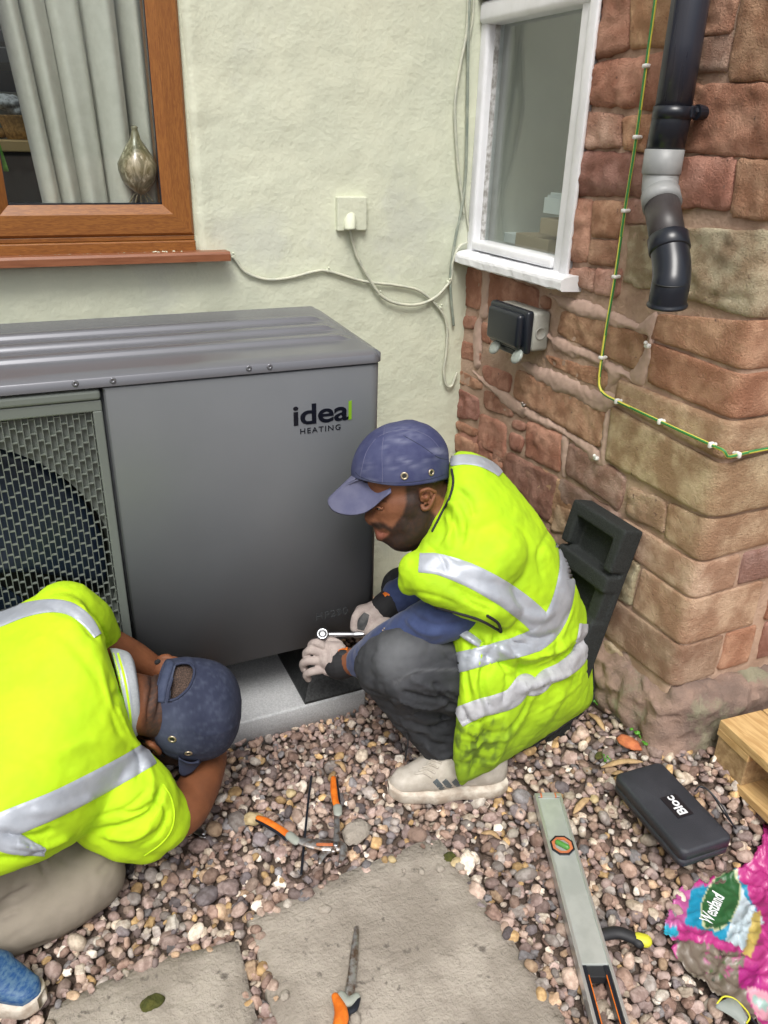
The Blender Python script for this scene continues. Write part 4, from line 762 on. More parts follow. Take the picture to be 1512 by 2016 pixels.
for u, v in [(1272, 132), (1252, 272), (1229, 418), (1211, 552), (1186, 702), (1212, 789), (1300, 831), (1402, 880)]:
    c = on(u, v, 0, -.022); i = np.argmin(np.linalg.norm(P - c, axis=1)); pclip(P[i], P[min(i + 1, len(P) - 1)] - P[i - 1], ec)
c = on(1456, 888, 1, -1.086); i = np.argmin(np.linalg.norm(P - c, axis=1)); pclip(P[i], P[i + 1] - P[i - 1], ec)
for (u, v), lab, m in (((1273, 681), 'loose white cable clip nailed at the right end of the cement patch', 'clip'), ((1030, 798), 'small grey wall plug in the cement below the outdoor socket', 'steeld'), ((1172, 902), 'broken white clip at the foot of the cement strip', 'clip')):
    c = on(u, v, 0, -.018); nm = 'wall_plug' if m == 'steeld' else 'cable_clip'; o = obj(nm, *join([box(c - A([.003, .007, .005]), c + A([.008, .007, .005]), .003), ball(c + A([-.004, .0, .007]), .0045, seg=2)]), MT[m]); tag(o, lab, 'wall plug' if m == 'steeld' else 'cable clip')
# drain pipe
dp = thing('drainpipe', 'black downpipe with a grey coupler ending in an open elbow', 'drainpipe', (-.06, -.80, 1.13))
ax0 = on(1364, 0, 0, -.055); ax1 = on(1321, 235, 0, -.055); Y0 = (ax0[1] + ax1[1]) / 2
zp = lambda v, x=-.055: on(1310, v, 0, x)[2]
top_ = A([-.055, on(1364, 0, 0, -.055)[1], 2.45]); s235 = on(1322, 235, 0, -.055); s300 = on(1308, 300, 0, -.055); s340 = on(1301, 345, 0, -.055)
xl = A([s235[0], s235[1], 0]);
obj('upper_pipe', *tube([A([-.055, s235[1] + .0, 2.45]), A([-.055, s235[1], 1.6]), s235], .034, 28, caps=True), MT['pipe'], dp)
obj('dark_socket', *tube([s235 + A([0, 0, .012]), s235 + A([0, 0, .010]), s300], [.0345, .0362, .0362], 28, caps=True), MT['black'], dp)
def jt(P, r, m, nm): return obj(nm, *tube(P, r, 28, caps=True), MT[m], dp)
k1 = on(1299, 372, 0, -.060); k2 = on(1301, 395, 0, -.070); e1 = on(1318, 490, 0, -.098); e2 = on(1322, 520, 0, -.104)
jt([s300 + A([0, 0, .006]), s300 + A([0, 0, .005]), s340 + A([0, 0, .004]), s340], [.034, .0375, .0375, .035], 'greyp', 'coupler')
jt(catmull([s340 + A([0, 0, .003]), on(1300, 358, 0, -.056), k1, k2, on(1303, 402, 0, -.073)], 4), .0345, 'greyp', 'coupler_bend')
jt([on(1300, 383, 0, -.066), on(1304, 405, 0, -.074)], [.0372, .0372], 'greyp', 'coupler_lip')
jt([on(1302, 398, 0, -.072), e1], .0335, 'pipeg', 'offset_pipe')
d = (e2 - e1) / np.linalg.norm(e2 - e1)
jt([e1 - d * .026, e1 - d * .024, e1 + d * .004, e1 + d * .006], [.0362, .0385, .0385, .0365], 'black', 'elbow_collar')
el = catmull([e1, e2, on(1322, 545, 0, -.110), on(1320, 562, 0, -.115), on(1316, 582, 0, -.116), on(1313, 602, 0, -.114)], 5)
V, F = tube(el, .0352, 30, caps=False); rim = el[-1]; dr = el[-1] - el[-2]; dr /= np.linalg.norm(dr)
V2, F2 = tube([rim - dr * .010, rim - dr * .006, rim - dr * .004, rim, rim + dr * .0002, rim - dr * .02, rim - dr * .045], [.0354, .0356, .038, .038, .0335, .0320, .0315], 30, caps=False)
obj('elbow', *join([(V, F), (V2, F2)]), MT['black'], dp); jt([rim - dr * .046, rim - dr * .045], .033, 'fanin', 'elbow_inside')
bz = on(1326, 222, 0, -.055); b_ = A([-.055, s235[1], bz[2]])
obj('bracket', *tube([b_ + A([0, 0, .011]), b_ + A([0, 0, .0109]), b_ + A([0, 0, -.0109]), b_ + A([0, 0, -.011])], [.034, .0372, .0372, .034], 28, caps=True), MT['black'], dp)
bc = on(1375, 221, 0, -.022)
obj('bracket_lug', *join([box((b_[0] + .012, bc[1] - .004, bc[2] - .011), (b_[0] + .028, b_[1] - .020, bc[2] + .011), .003), tube([bc + A([-.006, 0, 0]), bc + A([-.002, 0, 0]), bc + A([.022, 0, 0])], [.0135, .0140, .0110], 14, caps=True), tube([bc + A([-.013, 0, 0]), bc + A([-.005, 0, 0])], [.0075, .0085], 6, caps=True)]), MT['black'], dp, smooth=False)
SP = Surf(V, F)
for k, (u, v, r) in enumerate([(1349, 486, 4), (1352, 545, 5), (1347, 556, 3), (1281, 596, 3)]):
    pass
# foam packing block leaning on the stone wall
fb = thing('foam_block', 'tall black foam packing block with two pockets leaning on the stone wall', 'foam block', (-.12, -.80, .05))
Ht, Wd, Th = .60, .195, .060
def fblk(lo, hi, bev=.005): return box(lo, hi, bev, 2)
cells = [fblk((-Wd / 2, 0, 0), (Wd / 2, Th * .35, Ht), .006)]
for z0, z1 in ((Ht - .035, Ht), (Ht - .165, Ht - .122), (Ht - .29, Ht - .245), (.16, .21), (0, .03)): cells.append(fblk((-Wd / 2, -Th * .65, z0), (Wd / 2, Th * .36, z1), .006))
cells += [fblk((-Wd / 2, -Th * .65, Ht - .112), (-Wd / 2 + .030, Th * .36, Ht)), fblk((Wd / 2 - .030, -Th * .65, Ht - .112), (Wd / 2, Th * .36, Ht)), fblk((-Wd / 2 + .004, -Th * .45, .0), (-Wd / 2 + .042, Th * .36, Ht - .12)), fblk((Wd / 2 - .042, -Th * .45, .0), (Wd / 2 - .004, Th * .36, Ht - .12)),
          fblk((Wd / 2 - .034, -Th * .65, .02), (Wd / 2, Th * .36, Ht - .25)), fblk((-Wd / 2, -Th * .65, .02), (-Wd / 2 + .034, Th * .36, Ht - .25))]
tilt = 13
# local: x across, y depth (+ = towards wall), z up -> world: x across = -Y, depth = +X
def toworld(V, ang=tilt, top=A([-.006, -.800, .622])):
    a = math.radians(ang); x, y, z = V[:, 0], V[:, 1] - Th * .35, V[:, 2] - Ht
    X = y * math.cos(a) + z * math.sin(a); Z = -y * math.sin(a) + z * math.cos(a)
    return np.stack([X, -x, Z], 1) + top
V, F = fuse(cells, .0042, 1); obj('foam_body', toworld(V), F, MT['foam'], fb)
V, F = box((Wd / 2 - .002, -Th * .3, .10), (Wd / 2 + .0016, -Th * .02, .20)); obj('paper_sticker', toworld(V), F, MT['clip'], fb, smooth=False)
o = thing('foam_block', 'black foam block lying on the gravel under the squatting worker', 'foam block', (-.20, -.86, 0)); 
fa_, fb_ = onG(1064, 1458), onG(1150, 1412); fx = (fb_ - fa_) * A([1, 1, 0]); FLn = np.linalg.norm(fx); fx /= FLn; fy = A([-fx[1], fx[0], 0])
V, F = join([box((0, 0, .002), (FLn, .12, .085), .006), box((0, 0, .085), (.03, .12, .10), .004)]); obj('foam_body', fa_ + V[:, :1] * fx + V[:, 1:2] * fy + V[:, 2:3] * A([0, 0, 1.]), F, MT['foam'], o, smooth=False)
# pallet
pt = thing('pallet', 'pale pine pallet corner standing on the gravel at the right', 'pallet', (.35, -1.25, 0))
PZ = .105; O = on(1418, 1417, 2, PZ + .14); e1_ = on(1512, 1394, 2, PZ + .14) - O; e1_ /= np.linalg.norm(e1_); e2_ = A([e1_[1], -e1_[0], 0]); O = O * A([1, 1, 0]) + A([0, 0, PZ]); print('pallet', O, e1_, on(1512, 1497, 2, PZ + .14))
def plank(a0, a1, b0, b1, z0, z1, m='pine', nm='board', bev=.002):
    V, F = box((a0, b0, z0), (a1, b1, z1), bev, 2); W_ = O + V[:, :1] * e1_ + V[:, 1:2] * e2_ + V[:, 2:3] * A([0, 0, 1]); return obj(nm, W_, F, MT[m], pt, smooth=False)
for k in range(7):
    plank(.0 + k * .122, .098 + k * .122 + (.0 if k else .02), .0, .80, .118, .140)
for b in (.0, .35, .70): plank(0, .86, b, b + .098, .098, .1175, nm='stringer')
for a in (.0, .36, .72):
    for b in (.0, .35, .70): plank(a + .004, a + .104, b + .003, b + .095, .0265, .0975, 'pinee', 'block')
for a in (0, .36, .72): plank(a, a + .10, 0, .80, .006, .026, nm='bottom_board')
# ================================================================ GRAVEL
PROT = []
for k in range(10):
    for sg in (2, 3):
        V, F = ball((0, 0, 0), 1, seg=sg); ax = A([1, random.uniform(.62, .92), random.uniform(.42, .68)])
        nrm = V.copy(); pw = random.uniform(.55, 1.0); V = np.sign(V) * abs(V) ** pw; V /= np.linalg.norm(V, axis=1).max()
        am = random.choice([.12, .25, .40]); V = V * A([1 + am * fbm(*(p * 1.3 + k * 5)) + am * .3 * fbm(*(p * 3 + k)) for p in nrm])[:, None]
        PROT.append((V * ax, np.asarray(F)))
def in_any(p, polys): return any(inpoly(A([p]), q)[0] for q in polys)
pals = A([(.31, .235, .205), (.26, .195, .178), (.37, .285, .235), (.21, .165, .155), (.42, .36, .29), (.29, .205, .165), (.52, .46, .39), (.16, .14, .145), (.44, .30, .15), (.29, .26, .24), (.66, .61, .54), (.24, .165, .135), (.34, .26, .235), (.20, .19, .195), (.43, .31, .21)])
pp = A([12, 12, 12, 8, 8, 10, 5, 5, 4, 9, 3, 8, 9, 5, 5], float); pp /= pp.sum()
def gravel(name, pts, rad, lod):
    VV = []; FF = []; CC = []; n = 0
    for (x, y, z), r, L in zip(pts, rad, lod):
        V, F = PROT[RNG.integers(10) * 2 + L]; a, b, c = RNG.random() * 6.28, RNG.normal() * .5, RNG.normal() * .5
        R = A(Matrix.Rotation(a, 3, 'Z') @ Matrix.Rotation(b, 3, 'X') @ Matrix.Rotation(c, 3, 'Y')); W_ = (V * r) @ R.T + A([x, y, z]); VV.append(W_); FF.append(F + n); n += len(V)
        cc = pals[RNG.choice(len(pals), p=pp)] * (.62 + .80 * RNG.random() ** 1.3) * 1.38; CC.append(np.tile(cc, (len(V), 1)))
    o = obj(name, np.vstack(VV), np.vstack(FF).tolist(), MT['pebble']); attrc(o, 'Col', np.vstack(CC)); return o
PAVP = [A(p) for p, _ in PAV]
PAVI = [np.mean(p, 0) + (p - np.mean(p, 0)) * .955 for p in PAVP]
BAGP = A([on(u, v, 2, .02)[:2] for u, v in [(1500, 1650), (1460, 1720), (1400, 1732), (1350, 1752), (1330, 1785), (1318, 1815), (1345, 1850), (1352, 1895), (1380, 1928), (1420, 1955), (1455, 1985), (1505, 2025), (1640, 2130), (1690, 1710)]])
pts = []; rad = []; lod = []
def layer(x0, x1, y0, y1, st, rm, z, keep=1., maxd=9):
    y = y0
    while y < y1:
        x = x0
        while x < x1:
            px_, py_ = x + RNG.normal() * st * .27, y + RNG.normal() * st * .27
            if RNG.random() < keep:
                r = rm * float(np.clip(np.exp(RNG.normal() * .26), .55, 1.9))
                bagq = BAGP is not None and inpoly(A([(px_, py_)]), BAGP)[0] and RNG.random() > .0
                if not in_any((px_ + RNG.normal() * .006, py_ + RNG.normal() * .006), PAVI) and not bagq and not (-1.84 < px_ < -.56 and py_ > -.53) and not (-1.04 < px_ < -.5 and py_ < -1.62 and False):
                    q, d = px(A([px_, py_, 0])); near = d < 1.75 and -40 < q[0] < 1560 and q[1] < 2060
                    pts.append((px_, py_, z + GH(px_, py_) + (.010 if in_any((px_, py_), PAVP) else 0) + r * .25 + RNG.normal() * .002)); rad.append(r); lod.append(1 if near else 0)
            x += st
        y += st * .9
layer(-1.75, 1.1, -1.80, -.02, .0215, .0118, -.002)
layer(-1.75, 1.1, -1.80, -.02, .026, .0108, .0045, .85)
layer(-1.75, 1.1, -1.80, -.02, .052, .0165, .007, .5)
layer(-1.75, 1.1, -1.80, -.02, .020, .0062, .0085, .30)
stuff(gravel('gravel', pts, rad, lod))['label'] = 'mixed brown and pink river pebbles over the whole yard'
print('pebbles', len(pts))
bpy.data.objects['gravel']['label'] = 'bed of mixed brown, pink and cream river pebbles'
# ---- single stones and litter
def gz(u, v, z=.018): return onG(u, v, z)
def lump(name, u, v, r, m, label, cat, z=.014, sd=0):
    c = gz(u, v, z); V, F = ball((0, 0, 0), 1, seg=3); V = V * A([1 + .25 * fbm(*(p * 1.5 + sd)) + .1 * fbm(*(p * 4 + sd)) for p in V])[:, None] * A(r); o = obj(name, V @ rotm('Z', sd * 37).T + c, F, MT[m]); return tag(o, label, cat)
lump('flat_stone', 702, 1637, (.038, .030, .010), 'paving', 'flat pale grey stone chip right of the water pump pliers', 'stone', .02, 1)
lump('pale_stone', 497, 1612, (.017, .022, .012), 'pale', 'pale yellow stone at the tip of the splayed pliers handle', 'stone', .02, 2)
lump('brick_shard', 1238, 1462, (.030, .019, .010), 'brick', 'orange brick shard lying beside the small green weed', 'brick shard', .02, 3)
lump('pink_stone', 822, 1620 + 24, (.024, .020, .015), 'rock', 'reddish rough stone near the white trainer toe', 'stone', .014, 4)
lump('pale_stone', 573, 1532 + 30, (.012, .012, .008), 'pale', 'small ochre stone above the splayed orange handle', 'stone', .022, 5)
lump('pale_stone', 1170, 1573, (.012, .010, .007), 'pale', 'bright ochre pebble between the spirit level and the black case', 'stone', .022, 6)
for k, (u, v, r) in enumerate([(772, 1692, .010), (866, 1710, .010), (900, 1697, .014), (795, 1714, .005), (830, 1716, .008), (905, 1705, .012), (640, 1790, .012), (1010, 1640, .014), (560, 1960, .010), (700, 2005, .013)]):
    lump('loose_pebble', u, v, (r, r * .8, r * .5), 'pale' if k in (0, 2) else 'paving', ['ochre pebble lying on the tip of the large paving slab', 'tiny white pebble near the far edge of the large slab', 'white quartz pebble at the right edge of the large slab', 'smallest pale chip on the far edge of the large slab', 'small pale chip midway along the far slab edge', 'grey pebble beside the moss at the slab edge', 'grey pebble on the left part of the large slab', 'pale pebble on gravel near the trainer heel', 'grey pebble on the lower left of the large slab', 'grey pebble right of the orange tool handle'][k], 'pebble', .020, k + 8)
for k, (u, v, r) in enumerate([(884, 1688, .016), (902, 1700, .012), (1180, 1488, .013), (300, 1975, .02)]):
    c = gz(u, v, .014); V, F = ball(c, (r, r * .8, r * .45)); V = rough_up(V, F, .005, 90); o = obj('moss_clump', V, F, MT['moss']); tag(o, ['olive moss clump on the corner of the large slab', 'mossy tuft beside the slab corner moss', 'brown moss tuft near the plinth rock weeds', 'dark moss patch on the stained small slab'][k], 'moss')
def weed(u, v, n, s, label):
    c = gz(u, v, .012); t = thing('weed', label, 'weed', tuple(c))
    for k in range(n):
        a = random.uniform(0, 6.28); L = s * random.uniform(.5, 1.2); h = s * random.uniform(.5, 1.3); e = c + A([math.cos(a) * L, math.sin(a) * L, h])
        obj('stem', *tube(catmull([c, c + (e - c) * .5 + A([0, 0, h * .25]), e], 3), .0011, 5), MT['leaf'], t)
        r = s * random.uniform(.24, .38); V, F = lathe([(.0001, 0), (r * .7, .001), (r, .0005), (r * .7, .0022), (.0001, .0018)], (0, 0, 0), 9); V = V @ rotm('X', random.uniform(-35, 35)).T @ rotm('Y', random.uniform(-35, 35)).T + e; obj('leaf', V, F, MT['leaf'], t)
weed(1264, 1462, 11, .020, 'small round leaved weed beside the orange brick shard'); weed(1240, 1440, 4, .014, 'tiny weed sprig against the plinth rock'); weed(1190, 1500, 4, .012, 'tiny seedling between the weed and the spirit level'); weed(1176, 1388, 4, .012, 'seedling tucked left of the plinth rock')
def chip(u0, v0, u1, v1, wd, label, z=.024, nm='wood_chip', m='woodc'):
    a = gz(u0, v0, z); b = gz(u1, v1, z + .004); P = catmull([a, (a + b) / 2 + A([.004, .003, .006]), b], 4); o = obj(nm, *tube(P, [wd * k for k in np.interp(np.linspace(0, 1, len(P)), [0, .2, .8, 1], [.3, 1, .9, .2])], 6, flat=.35), MT[m]); return tag(o, label, 'wood chip' if nm == 'wood_chip' else 'dry leaf')
chip(1185, 1510, 1265, 1500, .009, 'long split wood chip pointing at the top corner of the black case'); chip(1205, 1523, 1232, 1532, .008, 'short wood chip under the left corner of the black case')
chip(1160, 1405, 1190, 1438, .009, 'curled wood chip at the foot of the plinth rock'); chip(1236, 1590, 1222, 1556, .009, 'splintered wood chip beside the left side of the black case'); chip(948, 1640, 985, 1652, .007, 'pale splinter on the gravel left of the spirit level')
chip(1262, 1596 + 30, 1250, 1590, .006, 'thin wood sliver along the lower left of the case'); chip(1425, 1530, 1437, 1538, .006, 'small wood crumb beside the pallet block')
chip(1130, 1600, 1160, 1572, .009, 'brown curled dry leaf right of the spirit level end', nm='dry_leaf'); chip(660, 1500, 680, 1520, .007, 'brown dry leaf above the trainer toe', nm='dry_leaf'); chip(1015, 1418, 1040, 1450, .007, 'brown dry leaf under the worker vest hem', nm='dry_leaf')
# ================================================================ TOOLS
def at3(u, v, z): return onG(u, v, z)
def zz(x, y): return (440 + x / 2.7, 1480 + y / 2.7)
# water pump pliers
pr = thing('water_pump_pliers', 'open water pump pliers with orange handles on the gravel', 'pliers', tuple(at3(640, 1660, .02)))
def ft(pts, r, m, nm, par, z, flat=.55, n=12, sub=4):
    z = z + (.012 if par.name == 'water_pump_pliers' else .002)
    P = catmull([at3(*p, z) for p in pts], sub); R = np.interp(np.linspace(0, 1, len(P)), np.linspace(0, 1, len(r)), r) if not np.isscalar(r) else r; return obj(nm, *tube(P, R, n, flat=flat, up=(0, 0, 1)), MT[m], par)
ft([zz(185, 350), zz(230, 368), zz(300, 410), zz(352, 448)], [.0062, .0082, .0078, .0085], 'orange', 'handle_grip', pr, .030); ft([zz(180, 362), zz(250, 402), zz(300, 432), zz(338, 465)], [.005, .0062, .0062, .006], 'black', 'grip_insert', pr, .027)
ft([zz(352, 446), zz(385, 474)], [.0108, .0105], 'gripg', 'grip_collar', pr, .030, .6)
ft([zz(385, 466), zz(450, 485), zz(540, 498), zz(605, 500)], [.0075, .0125, .0175, .0165], 'steeld', 'jaw_arm', pr, .031, .35)
ft([zz(600, 480), zz(632, 505), zz(634, 545), zz(618, 592)], [.0085, .0100, .0085, .0035], 'steeld', 'upper_jaw', pr, .0315, .5)
ft([zz(575, 520), zz(545, 530), zz(520, 560), zz(512, 590)], [.0070, .0085, .0075, .0035], 'steeld', 'lower_jaw', pr, .029, .5)
ft([zz(502, 492), zz(580, 493)], [.0042, .0042], 'brick', 'slot', pr, .0378, .3)
ft([zz(584, 140), zz(586, 200), zz(594, 260), zz(608, 298)], [.0065, .0082, .0080, .0082], 'orange', 'handle_grip', pr, .034); ft([zz(600, 150), zz(604, 210), zz(612, 275)], [.004, .0055, .005], 'black', 'grip_insert', pr, .031)
ft([zz(606, 298), zz(608, 326)], [.0108, .0100], 'gripg', 'grip_collar', pr, .034, .6); ft([zz(600, 330), zz(604, 400), zz(600, 470), zz(585, 520)], [.0062, .0062, .008, .0075], 'steeld', 'jaw_arm', pr, .033, .4)
V, F = lathe([(.006, 0), (.006, .004), (.004, .005)], at3(*zz(596, 497), .048), 14); obj('pivot', V, F, MT['steel'], pr)
P = catmull([at3(*zz(468, 130), .034), at3(*zz(452, 250), .031), at3(*zz(437, 400), .030), at3(*zz(425, 520), .022), at3(*zz(413, 650), .020)], 5); o = obj('cable_tie', *tube(P, .0027, 6, flat=.5), MT['black']); tag(o, 'long thin black cable tie lying under the pliers', 'cable tie')
# small wrench near the left worker's elbow
wr = thing('small_wrench', 'small steel open ended wrench half hidden by the left worker arm', 'wrench', tuple(at3(392, 1638, .02)))
ft([(370, 1632), (385, 1636)], [.005, .006], 'black', 'shank', wr, .026); ft([(385, 1636), (398, 1640)], [.007, .009], 'steel', 'head', wr, .027, .5); ft([(396, 1635), (404, 1637)], [.0045, .003], 'steel', 'jaw', wr, .028, .6); ft([(395, 1645), (403, 1648)], [.0045, .003], 'steel', 'jaw', wr, .028, .6)
o = thing('grey_fitting', 'small dark grey fitting beside the kneeling worker', 'pipe fitting', tuple(at3(256, 1702, .02))); obj('fitting_body', *tube([at3(252, 1712, .02), at3(261, 1692, .03)], [.011, .008], 10), MT['pipeg'], o); obj('fitting_nut', *tube([at3(250, 1716, .02), at3(253, 1708, .022)], [.0135, .0135], 6, caps=True), MT['pipeg'], o, smooth=False)
# orange handled tool on the slab
tl = thing('orange_handled_tool', 'long steel tool with forked orange handle on the large slab', 'hand tool', tuple(at3(680, 1950, .02)))
ft([(702, 1826), (698, 1870), (692, 1930), (686, 1962)], [.004, .0075, .0085, .009], 'steeld', 'blade', tl, .028, .3); ft([(672, 1958), (685, 1972), (702, 1962)], [.007, .010, .007], 'gripg', 'handle_neck', tl, .032, .6)
ft([(660, 1962), (670, 1985), (672, 2005), (664, 2040), (655, 2110)], [.007, .0115, .0135, .0120, .0125], 'orange', 'handle_grip', tl, .033, .7); ft([(705, 1966), (698, 1985), (682, 2000), (680, 2060)], [.005, .0065, .006, .005], 'black', 'grip_insert', tl, .031, .7)
# black and yellow tool under the level
tk = thing('black_handled_knife', 'black handle with a yellow ring poking from under the spirit level', 'hand tool', tuple(at3(1230, 1850, .02)))
ft([(1180, 1842), (1215, 1836), (1245, 1846), (1258, 1856)], [.012, .0125, .012, .011], 'blackm', 'handle', tk, .026, .8); ft([(1257, 1849), (1270, 1852)], [.0135, .0135], 'yellow', 'ring', tk, .026, .8)
# spirit level
lv = thing('spirit_level', 'silver spirit level with orange vial lying from trainer to bottom edge', 'spirit level', tuple(at3(1150, 1800, .02)))
zl = .046; a0 = at3(1053, 1556, zl); a1 = at3(1106, 1553, zl); b0 = at3(1166, 2016, zl); b1 = at3(1243, 2016, zl)
cA = (a0 + a1) / 2; cB = (b0 + b1) / 2; ld = cB - cA; ld[2] = 0; ld /= np.linalg.norm(ld); lw_ = A([-ld[1], ld[0], 0]);
if lw_ @ (a1 - a0) < 0: lw_ = -lw_
HW = .0315; LL = .60; print('level', np.linalg.norm(a1 - a0), np.linalg.norm(b1 - b0), np.linalg.norm(cB - cA))
def lbox(s0, s1, t0, t1, z0, z1, m, nm, bev=.001, par=None):
    V, F = box((s0, t0, z0), (s1, t1, z1), bev, 2); W_ = cA * A([1, 1, 0]) + V[:, :1] * ld + V[:, 1:2] * lw_ + V[:, 2:3] * A([0, 0, 1]); return obj(nm, W_, F, MT[m], par or lv, smooth=False)
hs0, hs1 = .425, .60; LL = .72
lbox(.012, hs0, -HW + .006, HW - .006, .022, zl - .002, 'level', 'web'); lbox(hs1, LL, -HW + .006, HW - .006, .022, zl - .002, 'level', 'web')
for s in (-1, 1): lbox(.008, LL, s * HW - .0065 * (s > 0), s * HW + .0065 * (s < 0), .020, zl + .001, 'levedge', 'flange')
for s in (-1, 1): lbox(hs0, hs1, s * .0245 - .0085 * (s > 0), s * .0245 + .0085 * (s < 0), .021, zl - .004, 'black', 'grip_rail'); lbox(hs0 + .02, hs1, s * .0165 - .001, s * .0165 + .001, zl - .0035, zl - .002, 'orange', 'grip_stripe')
lbox(hs0, hs0 + .022, -HW + .007, HW - .007, .021, zl - .006, 'blackm', 'grip_end')
lbox(0, .010, -HW, HW, .020, zl + .0005, 'levedge', 'end_cap'); lbox(.0, .011, -.019, .019, .024, zl + .0012, 'brick', 'end_insert'); lbox(-.001, .013, -.015, .015, .026, zl + .002, 'gripg', 'end_plug')
oc = cA * A([1, 1, 0]) + ld * .152
def octa(r, z, sx=1.): return [oc + ld * r * math.cos(math.pi / 8 + k * math.pi / 4) * sx + lw_ * r * math.sin(math.pi / 8 + k * math.pi / 4) + A([0, 0, z]) for k in range(8)]
def ring(r0, r1, z0, z1, m, nm):
    V = octa(r0, z0) + octa(r0, z1) + octa(r1, z1) + octa(r1, z0); F = [[a * 8 + k, a * 8 + (k + 1) % 8, ((a + 1) % 4) * 8 + (k + 1) % 8, ((a + 1) % 4) * 8 + k] for a in range(4) for k in range(8)]; return obj(nm, V, F, MT[m], lv, smooth=False)
ring(.0270, .0235, zl - .002, zl + .0018, 'black', 'vial_bezel'); vr = ring(.0233, .0165, zl - .002, zl + .0012, 'brick', 'vial_ring'); V = octa(.0166, zl - .001); obj('vial_well', V, [list(range(8))], MT['clear'], lv, smooth=False)
vd = lw_ * .8 + ld * .6; obj('vial', *tube([oc + A([0, 0, zl + .002]) - vd * .011, oc + A([0, 0, zl + .002]) + vd * .011], .0062, 12), MT['vial'], lv)
# black case
ca = thing('black_case', 'black woven textured zip case printed Bloc on the gravel', 'case', (-.033, -1.173, .005))
cz0 = GH(-.06, -1.15) + .004; cq = [on(u, v, 2, cz0 + .046) for u, v in ((1217, 1528), (1293, 1492), (1444, 1643), (1348, 1686))]; cc_ = sum(cq) / 4 * A([1, 1, 0]) + A([0, 0, cz0])
lx = (cq[3] - cq[0]) + (cq[2] - cq[1]); LN = np.linalg.norm(lx) / 2; lx /= np.linalg.norm(lx); ly = A([-lx[1], lx[0], 0]); WN = abs((cq[1] - cq[0]) @ ly + (cq[2] - cq[3]) @ ly) / 2; print('case', LN, WN)
CR = np.stack([lx, ly, A([0, 0, 1.])], 1)
def cplate(z0, z1, r, ins, nm, m):
    V, F = rprism(-LN / 2 + ins, LN / 2 - ins, -WN / 2 + ins, WN / 2 - ins, z0 - .006, z1 - .006, r, 6, bev=.007 if nm == 'case_lid' else 0); return obj(nm, V @ CR.T + cc_, F, MT[m], ca)
cplate(.010, .026, .014, .001, 'case_base', 'case'); cplate(.0262, .0288, .012, .004, 'zip_seam', 'black'); cplate(.029, .052, .014, 0, 'case_lid', 'case')
zt_c = cz0 + .0463; lc = on(1332, 1587, 2, zt_c); V, F = box((-.030, -.020, .0004), (.030, .020, .0012)); lb = obj('badge', V @ CR.T + lc, F, MT['tabl'], ca, smooth=False)
text('case_lettering', 'Bloc', .030, lc + lx * .0255 + ly * .0095 + A([0, 0, .0016]), -lx, -ly, MT['wtext'], ca, bold=.0006)
P = catmull([at3(1368, 1558, .035), at3(1380, 1548, .045), at3(1400, 1562, .040), at3(1425, 1600, .03), at3(1448, 1630, .026), at3(1442, 1622, .034), at3(1420, 1585, .045), at3(1395, 1556, .05), at3(1380, 1550, .046)], 6); obj('wrist_strap', *tube(P, .0019, 6), MT['black'], ca)
# crumpled compost bag
ol = [(1520, 1640), (1492, 1652), (1486, 1690), (1455, 1712), (1400, 1722), (1342, 1742), (1322, 1775), (1308, 1812), (1302, 1838), (1330, 1856), (1318, 1872), (1345, 1900), (1375, 1935), (1415, 1960), (1450, 1990), (1500, 2030), (1640, 2140), (1700, 1700)]
olw = A([on(u, v, 2, .03)[:2] for u, v in ol]); x0_, y0_ = olw.min(0); x1_, y1_ = olw.max(0); st = .0042; V = []; idx = {}; F = []
nx, ny = int((x1_ - x0_) / st) + 1, int((y1_ - y0_) / st) + 1
PT = A([(x0_ + i * st, y0_ + j * st) for j in range(ny) for i in range(nx)]); SD = sdpoly(PT, olw)
Zb = []
for (x, y), s in zip(PT, SD):
    n1 = fbm(x * 9, y * 9); n2 = noise.noise(Vector((x * 16 + 2 * n1, y * 16, 4))); n3 = noise.noise(Vector((x * 34, y * 40, 1)))
    q, _ = px(A([x, y, .03])); ridge = .050 * math.exp(-((q[0] - 1500) / 55) ** 2 - ((q[1] - 1672) / 45) ** 2) + .035 * math.exp(-((q[0] - 1520) / 50) ** 2 - ((q[1] - 1860) / 90) ** 2)
    logo = math.exp(-(((q[0] - 1415) / 55) ** 2 + ((q[1] - 1770) / 55) ** 2) ** 2)
    Zb.append(.020 + (.008 * n1 + .011 * max(0, 1 - abs(n2) * 4) + .006 * max(0, 1 - abs(n3) * 4)) * (1 - .75 * logo) + ridge + .006 * (s > -.012))
Zb = A(Zb); ok = SD < 0; mp = {}
V = [];
for k in range(len(PT)):
    if ok[k]: mp[k] = len(V); V.append((*PT[k], Zb[k]))
for j in range(ny - 1):
    for i in range(nx - 1):
        q = [j * nx + i, j * nx + i + 1, (j + 1) * nx + i + 1, (j + 1) * nx + i]
        if all(k in mp for k in q): F.append([mp[k] for k in q])
V = A(V); qp, _ = px(np.c_[V[:, :2], np.full(len(V), .03)]); Cc = np.tile(A([.42, .035, .20]), (len(V), 1))
def paint(poly, c, soft=0): m = inpoly(qp, poly); Cc[m] = c
paint([(1300, 1700), (1372, 1742), (1372, 1800), (1318, 1830), (1300, 1840)], (.42, .09, .27))
paint([(1362, 1748), (1400, 1735), (1440, 1712), (1470, 1745), (1490, 1800), (1470, 1850), (1420, 1842), (1350, 1812)], (.01, .24, .40)); paint([(1308, 1820), (1334, 1822), (1336, 1842), (1300, 1850)], (.02, .35, .5))
paint([(1440, 1715), (1480, 1780), (1500, 1830), (1470, 1880), (1430, 1845), (1450, 1780)], (.50, .60, .66)); paint([(1482, 1800), (1495, 1800), (1490, 1860), (1475, 1890), (1462, 1880)], (.55, .42, .12))
